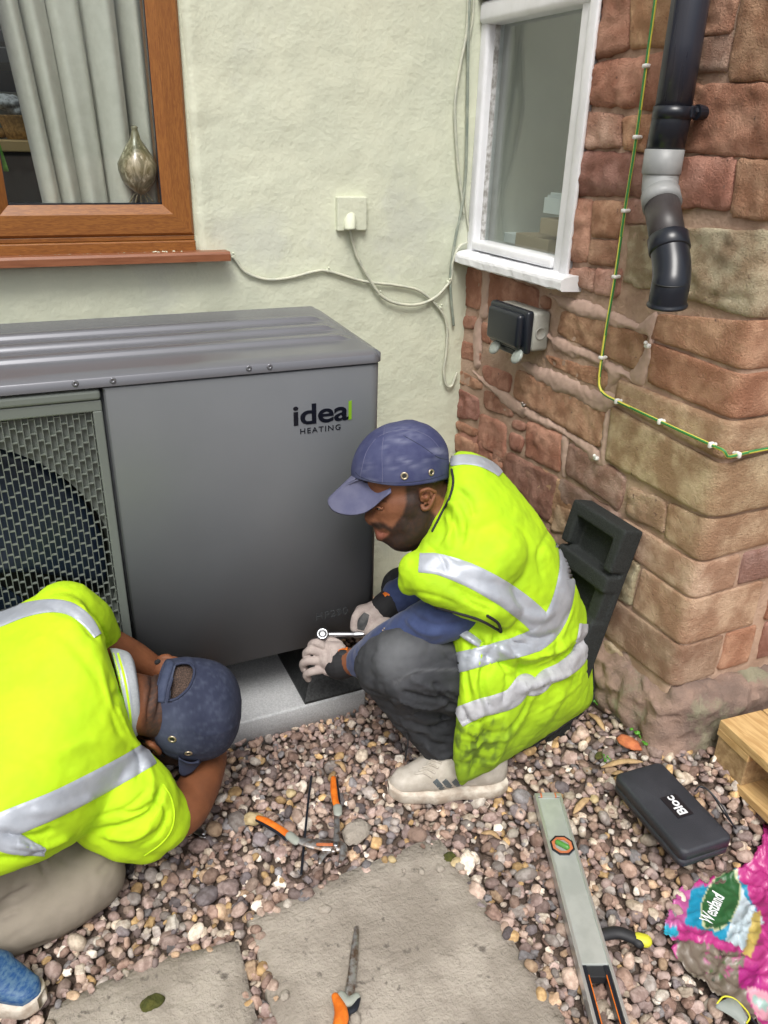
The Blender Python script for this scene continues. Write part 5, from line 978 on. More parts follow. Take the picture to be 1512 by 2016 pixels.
paint([(1330, 1850), (1400, 1852), (1462, 1880), (1470, 1960), (1520, 2060), (1380, 1950), (1330, 1880)], (.17, .14, .11))
for k in range(60):
    u, v = random.uniform(1390, 1470), random.uniform(1850, 1925); m = np.linalg.norm((qp - A([u, v])) / A([4, 3]), axis=1) < 1; Cc[m & inpoly(qp, [(1330, 1850), (1400, 1852), (1462, 1880), (1470, 1960), (1520, 2060), (1380, 1950)])] = random.choice([(.35, .08, .18), (.08, .14, .05), (.3, .25, .2), (.05, .06, .04), (.4, .15, .25)])
paint([(1455, 1900), (1490, 1905), (1500, 1960), (1455, 1945)], (.38, .02, .20)); paint([(1468, 1945), (1512, 1960), (1560, 2040), (1490, 1998)], (.62, .30, .38)); paint([(1480, 1960), (1512, 1975), (1510, 1990), (1484, 1975)], (.28, .42, .38))
cx, cy = 1420, 1772; e = ((qp - A([cx, cy])) @ A([[math.cos(.35), -math.sin(.35)], [math.sin(.35), math.cos(.35)]])) / A([33, 55]); rr_ = np.linalg.norm(e, axis=1); Cc[rr_ < 1.08] = (.45, .50, .30); Cc[rr_ < 1.0] = (.025, .11, .035)
bgS = BVHTree.FromPolygons([Vector(v) for v in V], F); Vb = V.copy(); Fb = [list(f) for f in F]
bg_ = obj('compost_bag', *solid(V, [f for f in F], A([0, 0, -.0012])), MT['bag']); attrc(bg_, 'Col', np.vstack([Cc, Cc]))
tg = tag(bg_, 'crumpled pink and blue plastic compost bag at the bottom right', 'plastic bag')
p0 = at3(1404, 1812, .03); p1 = at3(1436, 1738, .03)
dx = (p1 - p0) * A([1, 1, 0]); L_ = np.linalg.norm(dx); dx /= L_; up_ = A([-dx[1], dx[0], 0])
tx = text('bag_lettering', 'Westland', .036, p0, dx, up_, MT['wtext'], bg_, ext=.0002, wide=.60, bold=.0006, surf=bgS)
gg = thing('safety_glasses', 'clear safety glasses with amber rim at the bottom right corner', 'safety glasses', tuple(at3(1450, 1990, .02)))
P = catmull([at3(1412, 1975, .052), at3(1425, 1962, .056), at3(1445, 1966, .056), at3(1466, 1985, .054), at3(1476, 2002, .052), at3(1470, 2014, .050)], 5); obj('frame_rim', *tube(P, .0016, 6), MT['yellow'], gg)
P2 = catmull([at3(1408, 1984, .044), at3(1440, 2002, .044), at3(1466, 2024, .044)], 8); Pu = catmull([at3(1412, 1975, .052), at3(1445, 1966, .056), at3(1472, 2004, .052)], 8); V = np.vstack([Pu, P2]); n = len(Pu); obj('lens', *solid(V, [[i, i + 1, n + i + 1, n + i] for i in range(n - 1)], A([0, 0, .0012])), MT['clear'], gg)
obj('temple_arm', *tube(catmull([at3(1478, 2004, .05), at3(1500, 2030, .035), at3(1520, 2075, .03)], 4), .0025, 6, flat=.5), MT['black'], gg)
# ================================================================ SQUATTING WORKER (right)
wa = thing('person', 'squatting bearded worker in dirty hi vis vest and navy bump cap tightening a bolt', 'person', tuple(on(880, 1560, 2, 0)))
def chain(L, n=14, sub=4):       # rounded limb through (u, v, depth, radius in metres)
    K = catmull(A(L, float), sub); return tube([at(k[0], k[1], k[2]) for k in K], [k[3] for k in K], n)
# ---- head and neck: one surface
HD = 1.70
head = [ball(at(806, 950, HD), 1, seg=1)]
head = [chain([(785, 932, HD, .082), (800, 928, HD, .082), (806, 930, HD, .080)], 20), chain([(788, 985, HD, .066), (812, 985, HD, .066), (828, 985, HD, .058)], 20),
        chain([(772, 1045, HD, .026), (790, 1052, HD, .040), (812, 1035, HD, .050), (822, 1005, HD, .058)], 16), chain([(769, 1058, HD, .018), (785, 1064, HD - .01, .022)], 12),
        chain([(757, 1010, HD, .034), (772, 1022, HD, .045), (790, 1020, HD, .055)], 16), chain([(756, 1035, HD, .020), (768, 1045, HD, .030)], 12),
        chain([(745, 975, HD - .012, .022), (765, 975, HD - .02, .030)], 12), chain([(745, 975, HD + .03, .022), (765, 975, HD + .03, .030)], 12),
        chain([(737, 993, HD, .0085), (731, 1006, HD, .0095), (727, 1017, HD, .012), (732, 1024, HD, .013)], 12), chain([(736, 1025, HD - .012, .0095), (742, 1022, HD - .012, .010)], 10), chain([(736, 1025, HD + .012, .0095), (742, 1022, HD + .012, .010)], 10),
        chain([(748, 1043, HD - .008, .0095), (745, 1044, HD, .0105), (748, 1043, HD + .012, .0095)], 10), chain([(751, 1054, HD - .010, .0095), (748, 1056, HD, .0110), (751, 1054, HD + .012, .0095)], 10),
        chain([(815, 985, HD + .01, .060), (838, 1000, HD + .01, .056), (870, 1035, HD + .02, .070)], 20), chain([(824, 950, HD + .01, .056), (842, 975, HD + .01, .050), (862, 1005, HD + .02, .060)], 18)]
V, F = fuse(head, .0042, 7)
V = folds(V, F, [([(744, 1049), (752, 1049), (762, 1050)], 2.2, -.0035), ([(741, 1004), (748, 1001), (757, 1003)], 4, -.0035), ([(741, 1022), (748, 1030), (752, 1040)], 4, -.0020), ([(752, 1062), (760, 1063)], 4, -.002)])
Q, _ = px(V); N = normals(V, F)
bd = [(822, 962), (830, 990), (838, 1003), (852, 1012), (860, 1030), (848, 1062), (818, 1078), (795, 1090), (765, 1085), (752, 1068), (756, 1061), (764, 1057), (770, 1048), (757, 1040), (744, 1041), (736, 1036), (733, 1031), (745, 1029), (757, 1033), (772, 1042), (784, 1028), (795, 1012), (802, 990), (800, 962)]
bs = sdpoly(Q, bd); nz_ = A([fbm(*(p * 160), 2) for p in V]); bea = np.clip(.85 - bs / 6 + nz_ * .3, 0, 1)
hair = np.clip(.6 - sdpoly(Q, [(795, 920), (900, 920), (898, 955), (880, 985), (862, 975), (852, 962), (822, 962), (800, 970)]) / 6 + nz_ * .4, 0, 1)
bea = np.maximum(bea * .96, hair * .80); lipm = np.clip(1 - sdpoly(Q, [(741, 1044), (752, 1047), (764, 1050), (757, 1058), (748, 1062), (742, 1056)]) / 2, 0, 1); brow = np.clip(1 - segdist(Q, [(735, 989), (746, 983), (760, 987)])[0] / 3, 0, 1)
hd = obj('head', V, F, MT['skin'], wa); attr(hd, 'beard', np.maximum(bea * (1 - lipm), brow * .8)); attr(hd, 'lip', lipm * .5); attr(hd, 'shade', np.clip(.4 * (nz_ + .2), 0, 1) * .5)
# ear: rim, bowl and lobe
SH = Surf(V, F)
er = []
SH.last = HD - .07
def ep(u, v, off): return SH.hit(u, v, off)
rimp = [(828, 985, .004), (824, 972, .010), (826, 961, .015), (836, 956, .018), (846, 961, .018), (850, 973, .016), (847, 988, .013), (841, 999, .009), (833, 1002, .006), (829, 995, .004)]
P = catmull([ep(*p) for p in rimp], 5); er.append(tube(P, np.interp(np.linspace(0, 1, len(P)), [0, .3, .7, .9, 1], [.0030, .0038, .0040, .0058, .004]), 10))
P = catmull([ep(833, 966, .008), ep(841, 970, .009), ep(841, 984, .008), ep(835, 991, .007)], 5); er.append(tube(P, .0030, 8))
er.append(ball(ep(837, 980, .003), (.010, .010, .017), MW @ np.diag([1, 1, 1]))); er.append(ball(ep(829, 985, .006), .0042))
V2, F2 = fuse(er, .0016, 4); e_ = obj('ear', V2, F2, MT['skin'], wa); N2 = normals(V2, F2)
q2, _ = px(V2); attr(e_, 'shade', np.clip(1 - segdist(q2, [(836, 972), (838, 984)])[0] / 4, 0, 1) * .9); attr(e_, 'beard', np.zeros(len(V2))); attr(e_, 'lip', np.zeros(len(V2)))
p = SH.hit(746, 1000.5, -.0035); obj('eye', *ball(p, .0062, seg=2), MT['eye'], wa); obj('iris', *ball(SH.hit(744.5, 1000.5, .0005), .0032, seg=2), MT['pupil'], wa)
obj('eyelid', *SH.cord([(738, 1000), (742, 996.5), (748, 996.5), (755, 1001)], .0022, off=.004), MT['skin'], wa)
# ---- bump cap
cp = thing('bump_cap', 'scuffed navy bump cap with brass eyelets worn by the squatting worker', 'cap', tuple(at(790, 950, HD)))
CD = HD - .0
cr = [((692, 942), (883, 944), CD, .088), ((691, 925), (884, 930), CD, .094), ((695, 903), (884, 905), CD, .097), ((707, 877), (881, 880), CD, .092), ((728, 853), (868, 857), CD, .080), ((757, 836), (846, 838), CD, .058), ((785, 829), (825, 830), CD, .032), ((800, 826), (812, 826), CD, .006)]
V, F = loft(cr, 48, 6, cap=True)
V = folds(V, F, [([(752, 962), (753, 930), (752, 890), (756, 838)], 1.8, -.0016), ([(715, 915), (722, 885), (745, 862), (775, 858), (800, 870), (840, 895), (880, 897)], 2.0, .0030), ([(795, 858), (830, 845), (860, 850)], 2.5, .0022), ([(700, 945), (745, 958), (800, 957), (880, 938)], 3, .0012)])
# droop the lower edge: band follows the head
Q, _ = px(V); V = V + MW[:, 1] * np.clip((Q[:, 1] - 915) / 30, 0, 1)[:, None] * (.0155 * np.sin(np.clip((Q[:, 0] - 700) / 175, 0, 1) * math.pi))[:, None]
co = obj('cap_crown', V, F, MT['cap'], cp); Q, _ = px(V)
ch = np.zeros(len(V));
for u, v, a, b, an, k in ((862, 888, 16, 5, .1, .8), (790, 905, 14, 10, .6, .35), (805, 912, 16, 2.5, .7, .7), (785, 868, 22, 5, .15, .5), (775, 925, 12, 3, .6, .5), (818, 917, 10, 3, -.2, .5), (760, 895, 5, 28, 0, .35), (720, 920, 16, 14, .3, .25), (848, 905, 16, 3, -.2, .4), (800, 850, 40, 14, .2, .3), (840, 925, 8, 2.5, -.5, .3), (737, 950, 30, 8, .3, .3), (793, 932, 2, 10, .3, .4)):
    d = Q - A([u, v]); c_, s_ = math.cos(an), math.sin(an); ch = np.maximum(ch, k * np.exp(-((d @ A([c_, s_])) / a) ** 2 - ((d @ A([-s_, c_])) / b) ** 2))
ch = .7 * ch * np.clip(.75 + A([fbm(*(p * 130)) for p in V]) * 1.4, 0, 1.2); attr(co, 'chalk', np.clip(ch, 0, .9))
SC = Surf(V, F)
for k_, pl_ in enumerate(([(752, 958), (753, 930), (752, 890), (757, 842)], [(708, 948), (714, 915), (724, 885), (745, 860), (775, 848), (810, 846), (845, 860), (868, 885)], [(795, 858), (830, 878), (862, 900), (882, 905)], [(700, 930), (712, 940), (745, 949), (800, 950), (850, 942), (881, 932)])): obj('cap_seam', *SC.cord(pl_, .0008, off=-.0001, n=5), MT['brim'] if k_ < 2 else MT['cap2'], cp)
def eyelet(u, v, r, par, S_):
    c = S_.hit(u, v, .0006); a, b = S_.hit(u + 3, v, .0006) - c, S_.hit(u, v + 3, .0006) - c; n = np.cross(a, b); n /= np.linalg.norm(n)
    if n @ (CAM - c) < 0: n = -n
    x, y, z = frame_of(n); R = np.stack([x, y, z], 1); k = r / .0062
    obj('eyelet', *lathe([(.0030 * k, -.002), (.0034 * k, .0008), (.0048 * k, .0018), (.0062 * k, .0008), (.0062 * k, -.002)], c, 22, R), MT['eyelet'], par); obj('eyelet_hole', *lathe([(.0001, .0003), (.0036 * k, .0003)], c, 16, R, caps=False), MT['fanin'], par)
eyelet(796, 937, .0082, cp, SC); eyelet(849, 930, .0074, cp, SC)
def brim(inner, outer, d0, d1, m, par, bulge=.012, th=.0035, S_=None):
    I = catmull(inner, 6); O_ = catmull(outer, 6); n = min(len(I), len(O_)); I = A([I[int(k * (len(I) - 1) / (n - 1))] for k in range(n)]); O_ = A([O_[int(k * (len(O_) - 1) / (n - 1))] for k in range(n)])
    I3 = [S_.hit(q[0], q[1], -.002) if S_ else at(q[0], q[1], d0[0] + (d0[1] - d0[0]) * k / (n - 1)) for k, q in enumerate(I)]
    def fn(a, b):
        k = int(round(a * (n - 1))); p1 = at(O_[k][0], O_[k][1], d1[0] + (d1[1] - d1[0]) * a); return I3[k] + (p1 - I3[k]) * b - MW[:, 1] * .006 * math.sin(math.pi * b)
    V, F = grid(fn, n - 1, 12); return obj('brim', *solid(V, F, MW[:, 1] * th), m, par)
bo = brim([(697, 934), (706, 944), (722, 951), (743, 957), (768, 960)], [(693, 941), (655, 972), (645, 984), (653, 1001), (672, 1010), (692, 1012), (716, 1008), (738, 994), (752, 981), (770, 967)], (CD + .02, CD - .082), (CD + .03, CD - .080), MT['brim'], cp, S_=SC)
obj('headband_edge', *SC.cord([(697, 946), (715, 955), (745, 963), (780, 966), (820, 961), (850, 954), (881, 941)], .0014, off=.0002), MT['binding'], cp)
# ---- lower body: jeans
J = [chain([(762, 1312, 1.75, .075), (800, 1310, 1.74, .098), (900, 1322, 1.80, .100), (990, 1330, 1.86, .105), (1040, 1320, 1.91, .10)], 22),
     chain([(772, 1318, 1.76, .074), (797, 1368, 1.79, .065), (836, 1422, 1.84, .058), (866, 1462, 1.88, .052), (886, 1498, 1.90, .050)], 20),
     chain([(880, 1380, 1.84, .055), (890, 1450, 1.87, .055), (890, 1495, 1.89, .045)], 16),
     chain([(795, 1160, 2.06, .062), (850, 1180, 2.04, .078), (960, 1250, 2.02, .10)], 18), chain([(795, 1165, 2.07, .058), (800, 1280, 2.14, .05), (830, 1380, 2.20, .045)], 14)]
V, F = fuse(J, .0062, 8)
V = folds(V, F, [(p_, w_ * .75, h_ * 1.6) for p_, w_, h_ in [([(775, 1345), (820, 1322), (865, 1316), (912, 1318)], 3, .003), ([(775, 1350), (790, 1340), (830, 1328)], 8, -.004), ([(790, 1362), (830, 1375), (900, 1385)], 6, -.008), ([(778, 1375), (830, 1392), (900, 1402)], 5, .005), ([(790, 1392), (850, 1402), (905, 1392)], 6, -.008), ([(850, 1345), (880, 1362), (912, 1385)], 5, -.005), ([(800, 1420), (840, 1435), (885, 1425)], 7, -.006), ([(800, 1330), (850, 1355), (900, 1360)], 7, .004), ([(820, 1445), (850, 1465), (880, 1470)], 6, -.006), ([(838, 1470), (865, 1490), (893, 1488)], 5, .005), ([(770, 1400), (800, 1450), (832, 1490)], 4, -.003), ([(800, 1400), (850, 1418), (895, 1410)], 4, .004), ([(845, 1430), (870, 1450), (895, 1452)], 4, -.005), ([(855, 1340), (870, 1375), (905, 1400)], 5, -.006), ([(745, 1340), (770, 1390), (810, 1440)], 6, -.003), ([(870, 1280), (900, 1300), (915, 1330)], 6, -.004)]])
V = crumple(V, F, .0036, 10, (1, 1, 1.8), 5.); V = rough_up(V, F, .0012, 40)
jo = obj('jeans', V, F, MT['jeans'], wa); Q, _ = px(V); attr(jo, 'worn', np.clip(np.exp(-((Q[:, 0] - 775) / 42) ** 2 - ((Q[:, 1] - 1290) / 48) ** 2) * .8 + .35 * np.exp(-((Q[:, 0] - 860) / 90) ** 2 - ((Q[:, 1] - 1268) / 20) ** 2) + .5 * np.exp(-(segdist(Q, [(775, 1345), (820, 1320), (912, 1317)])[0] / 3) ** 2) + A([fbm(*(p * 60)) for p in V]) * .12, 0, .9))
# ---- navy sweater: torso core and both sleeves as one garment
SV = [chain([(880, 990, 1.76, .07), (930, 1060, 1.80, .14), (985, 1150, 1.88, .125), (1000, 1220, 1.90, .11)], 20),
      chain([(960, 1120, 1.76, .072), (925, 1178, 1.72, .062), (878, 1213, 1.70, .058), (815, 1238, 1.74, .050), (760, 1268, 1.80, .046), (716, 1298, 1.90, .040), (708, 1304, 1.915, .038)], 18),
      chain([(880, 1080, 1.95, .075), (830, 1150, 2.02, .058), (795, 1172, 2.02, .052), (786, 1172, 2.02, .046)], 16)]
V, F = fuse(SV, .0055, 7)
V = folds(V, F, [([(800, 1200), (840, 1228), (880, 1232), (930, 1222)], 6, -.006), ([(795, 1215), (830, 1245), (870, 1250)], 5, .005), ([(830, 1190), (870, 1205), (920, 1205)], 6, .005), ([(760, 1245), (775, 1262), (780, 1282)], 5, -.003), ([(735, 1262), (748, 1280), (750, 1300)], 5, .0025)])
V = crumple(V, F, .0024, 14, (1, 1, 1), 8.); obj('sweater', V, F, MT['navy'], wa)
for u, v in ((754, 1241), (749, 1251), (757, 1237), (750, 1247)):
    p = Surf(V, F).hit(u, v, .0003); obj('plaster_fleck', *ball(p, (.0022, .0022, .0018), seg=1), MT['card'], wa)
# ---- hi-vis vest
vr = [((880, 978), (884, 908), 1.74, .060), ((869, 1012), (905, 888), 1.75, .105), ((853, 1046), (960, 903), 1.77, .165), ((840, 1080), (1018, 962), 1.79, .20), ((840, 1112), (1066, 1026), 1.81, .205), ((856, 1160), (1104, 1088), 1.83, .205), ((880, 1210), (1136, 1158), 1.85, .20, .03),
      ((888, 1254), (1159, 1222), 1.865, .195, .09), ((902, 1305), (1169, 1292), 1.875, .185, .14), ((904, 1360), (1170, 1340), 1.885, .18, .16), ((897, 1430), (1169, 1372), 1.895, .165, .15), ((893, 1495), (1164, 1388), 1.90, .13, .12), ((899, 1535), (1140, 1408), 1.90, .09, .10), ((908, 1549), (1090, 1442), 1.89, .05, .08)]
shl = [chain([(925, 1032, 1.70, .085), (905, 1078, 1.66, .078), (872, 1110, 1.64, .066), (850, 1128, 1.63, .056)], 18), chain([(960, 1090, 1.66, .085), (930, 1125, 1.64, .070), (880, 1140, 1.625, .060)], 16), chain([(824, 1124, 1.635, .044), (855, 1140, 1.62, .052), (905, 1156, 1.62, .056), (955, 1180, 1.63, .054), (985, 1206, 1.655, .038)], 14), chain([(815, 1140, 1.64, .036), (806, 1148, 1.65, .028)], 12),
       chain([(935, 962, 1.88, .072), (895, 1020, 1.91, .075), (865, 1070, 1.93, .065)], 16)]
V, F = fuse([loft(vr, 40, 4)] + shl, .0048, 12)
FL = [([(888, 985), (905, 1010), (915, 1060)], 12, .008), ([(900, 965), (925, 985), (935, 1020)], 10, -.007), ([(880, 1010), (888, 1050), (880, 1085)], 9, .006),
      ([(985, 1245), (960, 1300), (950, 1350), (965, 1400)], 9, -.010), ([(935, 1250), (965, 1290), (1010, 1315), (1060, 1318)], 10, -.012), ([(900, 1240), (950, 1275), (985, 1305)], 8, .009), ([(960, 1262), (1010, 1290), (1070, 1290), (1130, 1260)], 11, .010), ([(1000, 1335), (1060, 1325), (1110, 1300), (1150, 1262)], 11, -.010),
      ([(1020, 1360), (1080, 1335), (1130, 1325)], 9, .008), ([(930, 1340), (945, 1400), (930, 1460)], 12, .008), ([(960, 1430), (950, 1480), (930, 1530)], 13, -.008), ([(1000, 1420), (985, 1470), (960, 1510)], 12, .008), ([(1060, 1380), (1040, 1430), (1010, 1470)], 13, -.006), ([(1110, 1350), (1090, 1395), (1060, 1430)], 11, .006), ([(1000, 1190), (1050, 1215), (1090, 1200)], 12, .006), ([(880, 1150), (940, 1180), (1010, 1200)], 12, -.005), ([(1060, 1060), (1100, 1130), (1120, 1200)], 14, .004), ([(910, 1390), (925, 1430)], 8, -.006), ([(1010, 1240), (1060, 1258), (1100, 1245)], 9, -.007), ([(1120, 1200), (1085, 1290), (1030, 1330)], 6, -.006), ([(1140, 1230), (1120, 1290), (1080, 1320)], 6, .005), ([(905, 1420), (950, 1418), (1000, 1400)], 5, -.005), ([(915, 1480), (960, 1462), (1010, 1440)], 6, .004), ([(1165, 1240), (1140, 1280), (1100, 1300)], 5, -.005), ([(925, 1262), (915, 1320), (925, 1380)], 6, -.005), ([(840, 1070), (870, 1100), (880, 1130)], 5, -.003), ([(1085, 1040), (1060, 1090), (1070, 1140)], 6, -.003), ([(905, 1170), (930, 1190), (970, 1205)], 4, -.004), ([(975, 1270), (1000, 1330), (990, 1390)], 5, -.005), ([(1045, 1345), (1035, 1400), (1010, 1440)], 5, -.005)]
V = folds(V, F, [(p_, w_ * .8, h_ * 1.35) for p_, w_, h_ in FL]); V = rough_up(V, F, .0022, 20); V = folds(V, F, [([(985, 1240), (1010, 1262), (1045, 1270)], 4, -.006), ([(975, 1248), (975, 1290), (965, 1330)], 4, -.006), ([(960, 1255), (945, 1300), (935, 1345)], 4, .005), ([(1000, 1262), (1020, 1300), (1020, 1345)], 4, -.005), ([(870, 1090), (905, 1105), (950, 1105)], 4, -.003), ([(905, 985), (925, 1030), (915, 1080)], 4, -.004), ([(895, 1000), (890, 1040), (868, 1080)], 4, .004), ([(1150, 1250), (1110, 1290), (1060, 1300)], 4, -.005), ([(1130, 1190), (1100, 1260), (1050, 1285)], 4, .004), ([(1050, 1360), (1020, 1420), (975, 1470)], 4, -.004), ([(920, 1440), (935, 1490), (925, 1530)], 4, -.004), ([(800, 1165), (850, 1172), (900, 1190)], 4, -.003), ([(1150, 1340), (1100, 1380), (1060, 1400)], 4, .003)]); V = crumple(V, F, .0026, 7, (1, 1, 1.6), 3., np.clip((px(V)[0][:, 1] - 1190) / 90, .12, 1)); V = rough_up(V, F, .0006, 70)
ve = obj('hi_vis_vest', V, F, MT['hivis'], wa); Q, _ = px(V)
dirt = np.clip(((Q[:, 1] - 1330 - (1160 - Q[:, 0]) * .18) / 190), 0, 1) * .45 + .75 * np.clip(np.exp(-((Q[:, 0] - 940) / 45) ** 2 - ((Q[:, 1] - 1455) / 50) ** 2) * (A([fbm(*(p * A([60, 60, 25])), 4) for p in V]) + .15) * 2.2, 0, 1); dirt = dirt + .10 * np.clip(A([fbm(*(p * 14)) for p in V]) * 2, 0, 1); attr(ve, 'dirt', np.clip(dirt * 1.35, 0, .9))
SV_ = Surf(V, F); VA, FA = V, F
V2, F2 = fuse([chain([(846, 1052, 1.72, .018), (836, 1072, 1.715, .022), (828, 1092, 1.72, .022)], 12)], .004, 3); obj('vest_lining', V2, F2, MT['binding'], wa)
V2, F2 = fuse([chain([(830, 1056, 1.76, .012), (824, 1075, 1.76, .014), (820, 1092, 1.76, .013)], 10)], .004, 2); vf_ = obj('vest_front_edge', V2, F2, MT['hivis'], wa); attr(vf_, 'dirt', np.zeros(len(V2)))
def bnd(P, hw, m, **k): return obj('reflective_band', *SV_.band(P, hw, **k), MT[m], wa)
bnd([(888, 908), (915, 905), (945, 909), (972, 922), (985, 934)], [10, 10, 10, 9, 6], 'tape')
bnd([(826, 1108), (868, 1112), (930, 1135), (990, 1168), (1040, 1205), (1075, 1240)], [19, 21, 23, 24, 24, 23], 'tape')
bnd([(1108, 1066), (1116, 1110), (1112, 1160), (1096, 1212), (1068, 1250), (1035, 1268), (985, 1282), (900, 1305)], [11, 15, 19, 22, 23, 22, 19, 20], 'tape', off=.0036)
bnd([(1150, 1228), (1148, 1262), (1136, 1296), (1106, 1320), (1078, 1332), (1062, 1348), (1046, 1352), (1032, 1345), (1010, 1372), (980, 1385), (950, 1392), (925, 1402), (903, 1412)], [10, 14, 17, 17, 16, 17, 18, 18, 19, 19, 18, 19, 20], 'tapeb', off=.0036)
bnd([(893, 1232), (918, 1250), (945, 1268)], [6, 8, 7], 'tape', off=.0030)
obj('hem_binding', *SV_.cord([(1166, 1300), (1168, 1370), (1160, 1393), (1120, 1420), (1060, 1460), (1000, 1498), (950, 1532), (908, 1549)], .0030), MT['binding'], wa)
obj('armhole_binding', *SV_.cord([(786, 1172), (808, 1180), (850, 1192), (900, 1206), (945, 1220), (978, 1238), (986, 1243), (980, 1226), (960, 1212)], .0032), MT['binding'], wa)
obj('neck_binding', *SV_.cord([(890, 925), (893, 950), (886, 980), (868, 1015), (852, 1046)], .0028), MT['binding'], wa)
# ---- shoe (near foot)
def shoe(par, toe, heel, wd, hgt, m='shoe', ms='sole', z0=.012, side=-1, ank=.45):
    ax = (heel - toe) * A([1, 1, 0]); L_ = np.linalg.norm(ax); ax /= L_; sd_ = A([ax[1], -ax[0], 0])
    def plan(t): return wd * (.30 + .70 * math.sin(math.pi * min(1, t * 1.25 + .12) ** .8 * .5 if t < .35 else math.pi / 2)) * (1 - .16 * math.exp(-((t - .58) / .12) ** 2)) * (1 - .0 if t < .8 else math.sqrt(max(.02, 1 - ((t - .8) / .2) ** 2 * .75)))
    secs = []; T = np.linspace(0.0, 1, 26)
    V = []; n = 22
    for t in T:
        wv = plan(t) * (.25 if t < .01 else (.75 if t < .05 else 1)); up_ = hgt * (.42 + .58 * sst((t - .08) / .42)) * (.55 if t < .01 else (.85 if t < .05 else 1)) * (1 - .22 * sst((t - .85) / .15))
        for k in range(n):
            a = 2 * math.pi * k / n; y = math.copysign(abs(math.cos(a)) ** .7, math.cos(a)) * wv * (1 if math.sin(a) < .1 else (1 - .35 * max(0, math.sin(a)) * sst((t - .2) / .4))); z = (math.copysign(abs(math.sin(a)) ** .75, math.sin(a)) * .5 + .5) * up_
            V.append(toe * A([1, 1, 0]) + ax * L_ * t + sd_ * y + A([0, 0, z0 + .022 + z * .98]))
    m_ = len(T); F = [[i * n + k, i * n + (k + 1) % n, (i + 1) * n + (k + 1) % n, (i + 1) * n + k] for i in range(m_ - 1) for k in range(n)] + [list(range(n))[::-1], [(m_ - 1) * n + k for k in range(n)]]
    up = obj('shoe_upper', V, F, MT[m], par); UV = A(V)
    V = []
    for t in T:
        wv = plan(t) * (.30 if t < .01 else (.8 if t < .05 else 1)) + .005
        for z, kx in ((0, .9), (.004, 1), (.024, 1.0), (.030, .96)): V += [toe * A([1, 1, 0]) + ax * (L_ * (t * 1.03 - .015)) + sd_ * (s_ * wv * kx) + A([0, 0, z0 + z + (.010 * (1 - t / .12) if t < .12 else 0)]) for s_ in (-1, 1)]
    F = []; k8 = 8
    order = [0, 2, 4, 6, 7, 5, 3, 1]
    for i in range(m_ - 1):
        for k in range(8): a, b = order[k], order[(k + 1) % 8]; F.append([i * 8 + a, i * 8 + b, (i + 1) * 8 + b, (i + 1) * 8 + a])
    F += [[order[k] for k in range(8)], [(m_ - 1) * 8 + order[k] for k in range(8)][::-1]]
    obj('shoe_sole', V, F, MT[ms], par); return Surf(UV, [f for f in [[i * n + k, i * n + (k + 1) % n, (i + 1) * n + (k + 1) % n, (i + 1) * n + k] for i in range(m_ - 1) for k in range(n)]])
SS = shoe(wa, on(767, 1560, 2, .02), on(990, 1530, 2, .03), .046, .105); SS.last = 1.85
for u in (868, 886, 905): obj('shoe_stripe', *SS.band([(u - 12, 1536), (u, 1550), (u + 10, 1562)], 5.5, nw=2, sub=4, off=.001), MT['stripe'], wa)
for k in range(5): obj('shoelace', *SS.cord([(818 + k * 8, 1524 - k * 7), (834 + k * 7, 1522 - k * 8), (850 + k * 6, 1530 - k * 9)], .0026, off=.001), MT['shoe'], wa)
obj('jean_thread', *tube(catmull([at(800, 1440, 1.80), at(803, 1462, 1.80), at(800, 1480, 1.81), at(798, 1498, 1.82)], 4), .0022, 6), MT['binding'], wa)
shoe(wa, at(905, 1395, 2.20) * A([1, 1, 0]), at(1040, 1380, 2.28) * A([1, 1, 0]), .045, .10)
# ---- gloves
def glove(parts, nm, m='glove', vox=.0019, fl=()):
    V, F = fuse(parts, vox, 4); V = folds(V, F, list(fl)); V = rough_up(V, F, .0008, 70); return obj(nm, V, F, MT[m], wa), V, F
D0 = 1.945
# left hand: knuckles up, fingers pointing left and curling over the foot
g = [chain([(674, 1300, D0 + .01, .034), (658, 1298, D0, .034), (649, 1297, D0, .031)], 16), chain([(666, 1280, D0, .021), (652, 1277, D0, .019), (643, 1275, D0, .0165)], 14), chain([(668, 1317, D0 + .01, .021), (652, 1317, D0, .0195), (645, 1317, D0, .017)], 14)]
for a_, b_1, c_1, d_1, e_1 in (((640, 1273), (622, 1265), (613, 1270), (614, 1281), .0098), ((636, 1286), (613, 1280), (603, 1286), (604, 1297), .0103), ((634, 1301), (608, 1301), (597, 1307), (599, 1318), .0103), ((638, 1317), (614, 1322), (603, 1328), (607, 1337), .0095)):
    g.append(chain([(*a_, D0 - .004, e_1 * 1.15), (*b_1, D0 - .012, e_1 * 1.05), (*c_1, D0 + .002, e_1), (*d_1, D0 + .018, e_1 * .92)], 12))
g.append(chain([(666, 1270, D0 + .03, .014), (650, 1262, D0 + .035, .0125), (636, 1260, D0 + .035, .0115)], 12))
glove(g, 'left_glove', fl=[([(640, 1268), (643, 1295), (640, 1325)], 2.0, -.0015), ([(636, 1270), (633, 1290)], 3, .0015), ([(648, 1268), (652, 1300), (650, 1330)], 2, .0016), ([(652, 1270), (656, 1300), (660, 1328)], 1.5, -.001)])
cf = [chain([(656, 1308, D0 + .005, .0405), (664, 1309, D0 + .005, .0410)], 18), chain([(668, 1306, D0, .041), (682, 1304, D0 - .005, .0385)], 18)]
obj('glove_cuff', *fuse(cf[1:], .003, 3), MT['binding'], wa); V, F = fuse([chain([(684, 1303, D0 - .01, .034), (700, 1303, 1.925, .034)], 16)], .004, 3); sk_ = obj('wrist_skin', V, F, MT['skin2'], wa); attr(sk_, 'beard', np.zeros(len(V)))
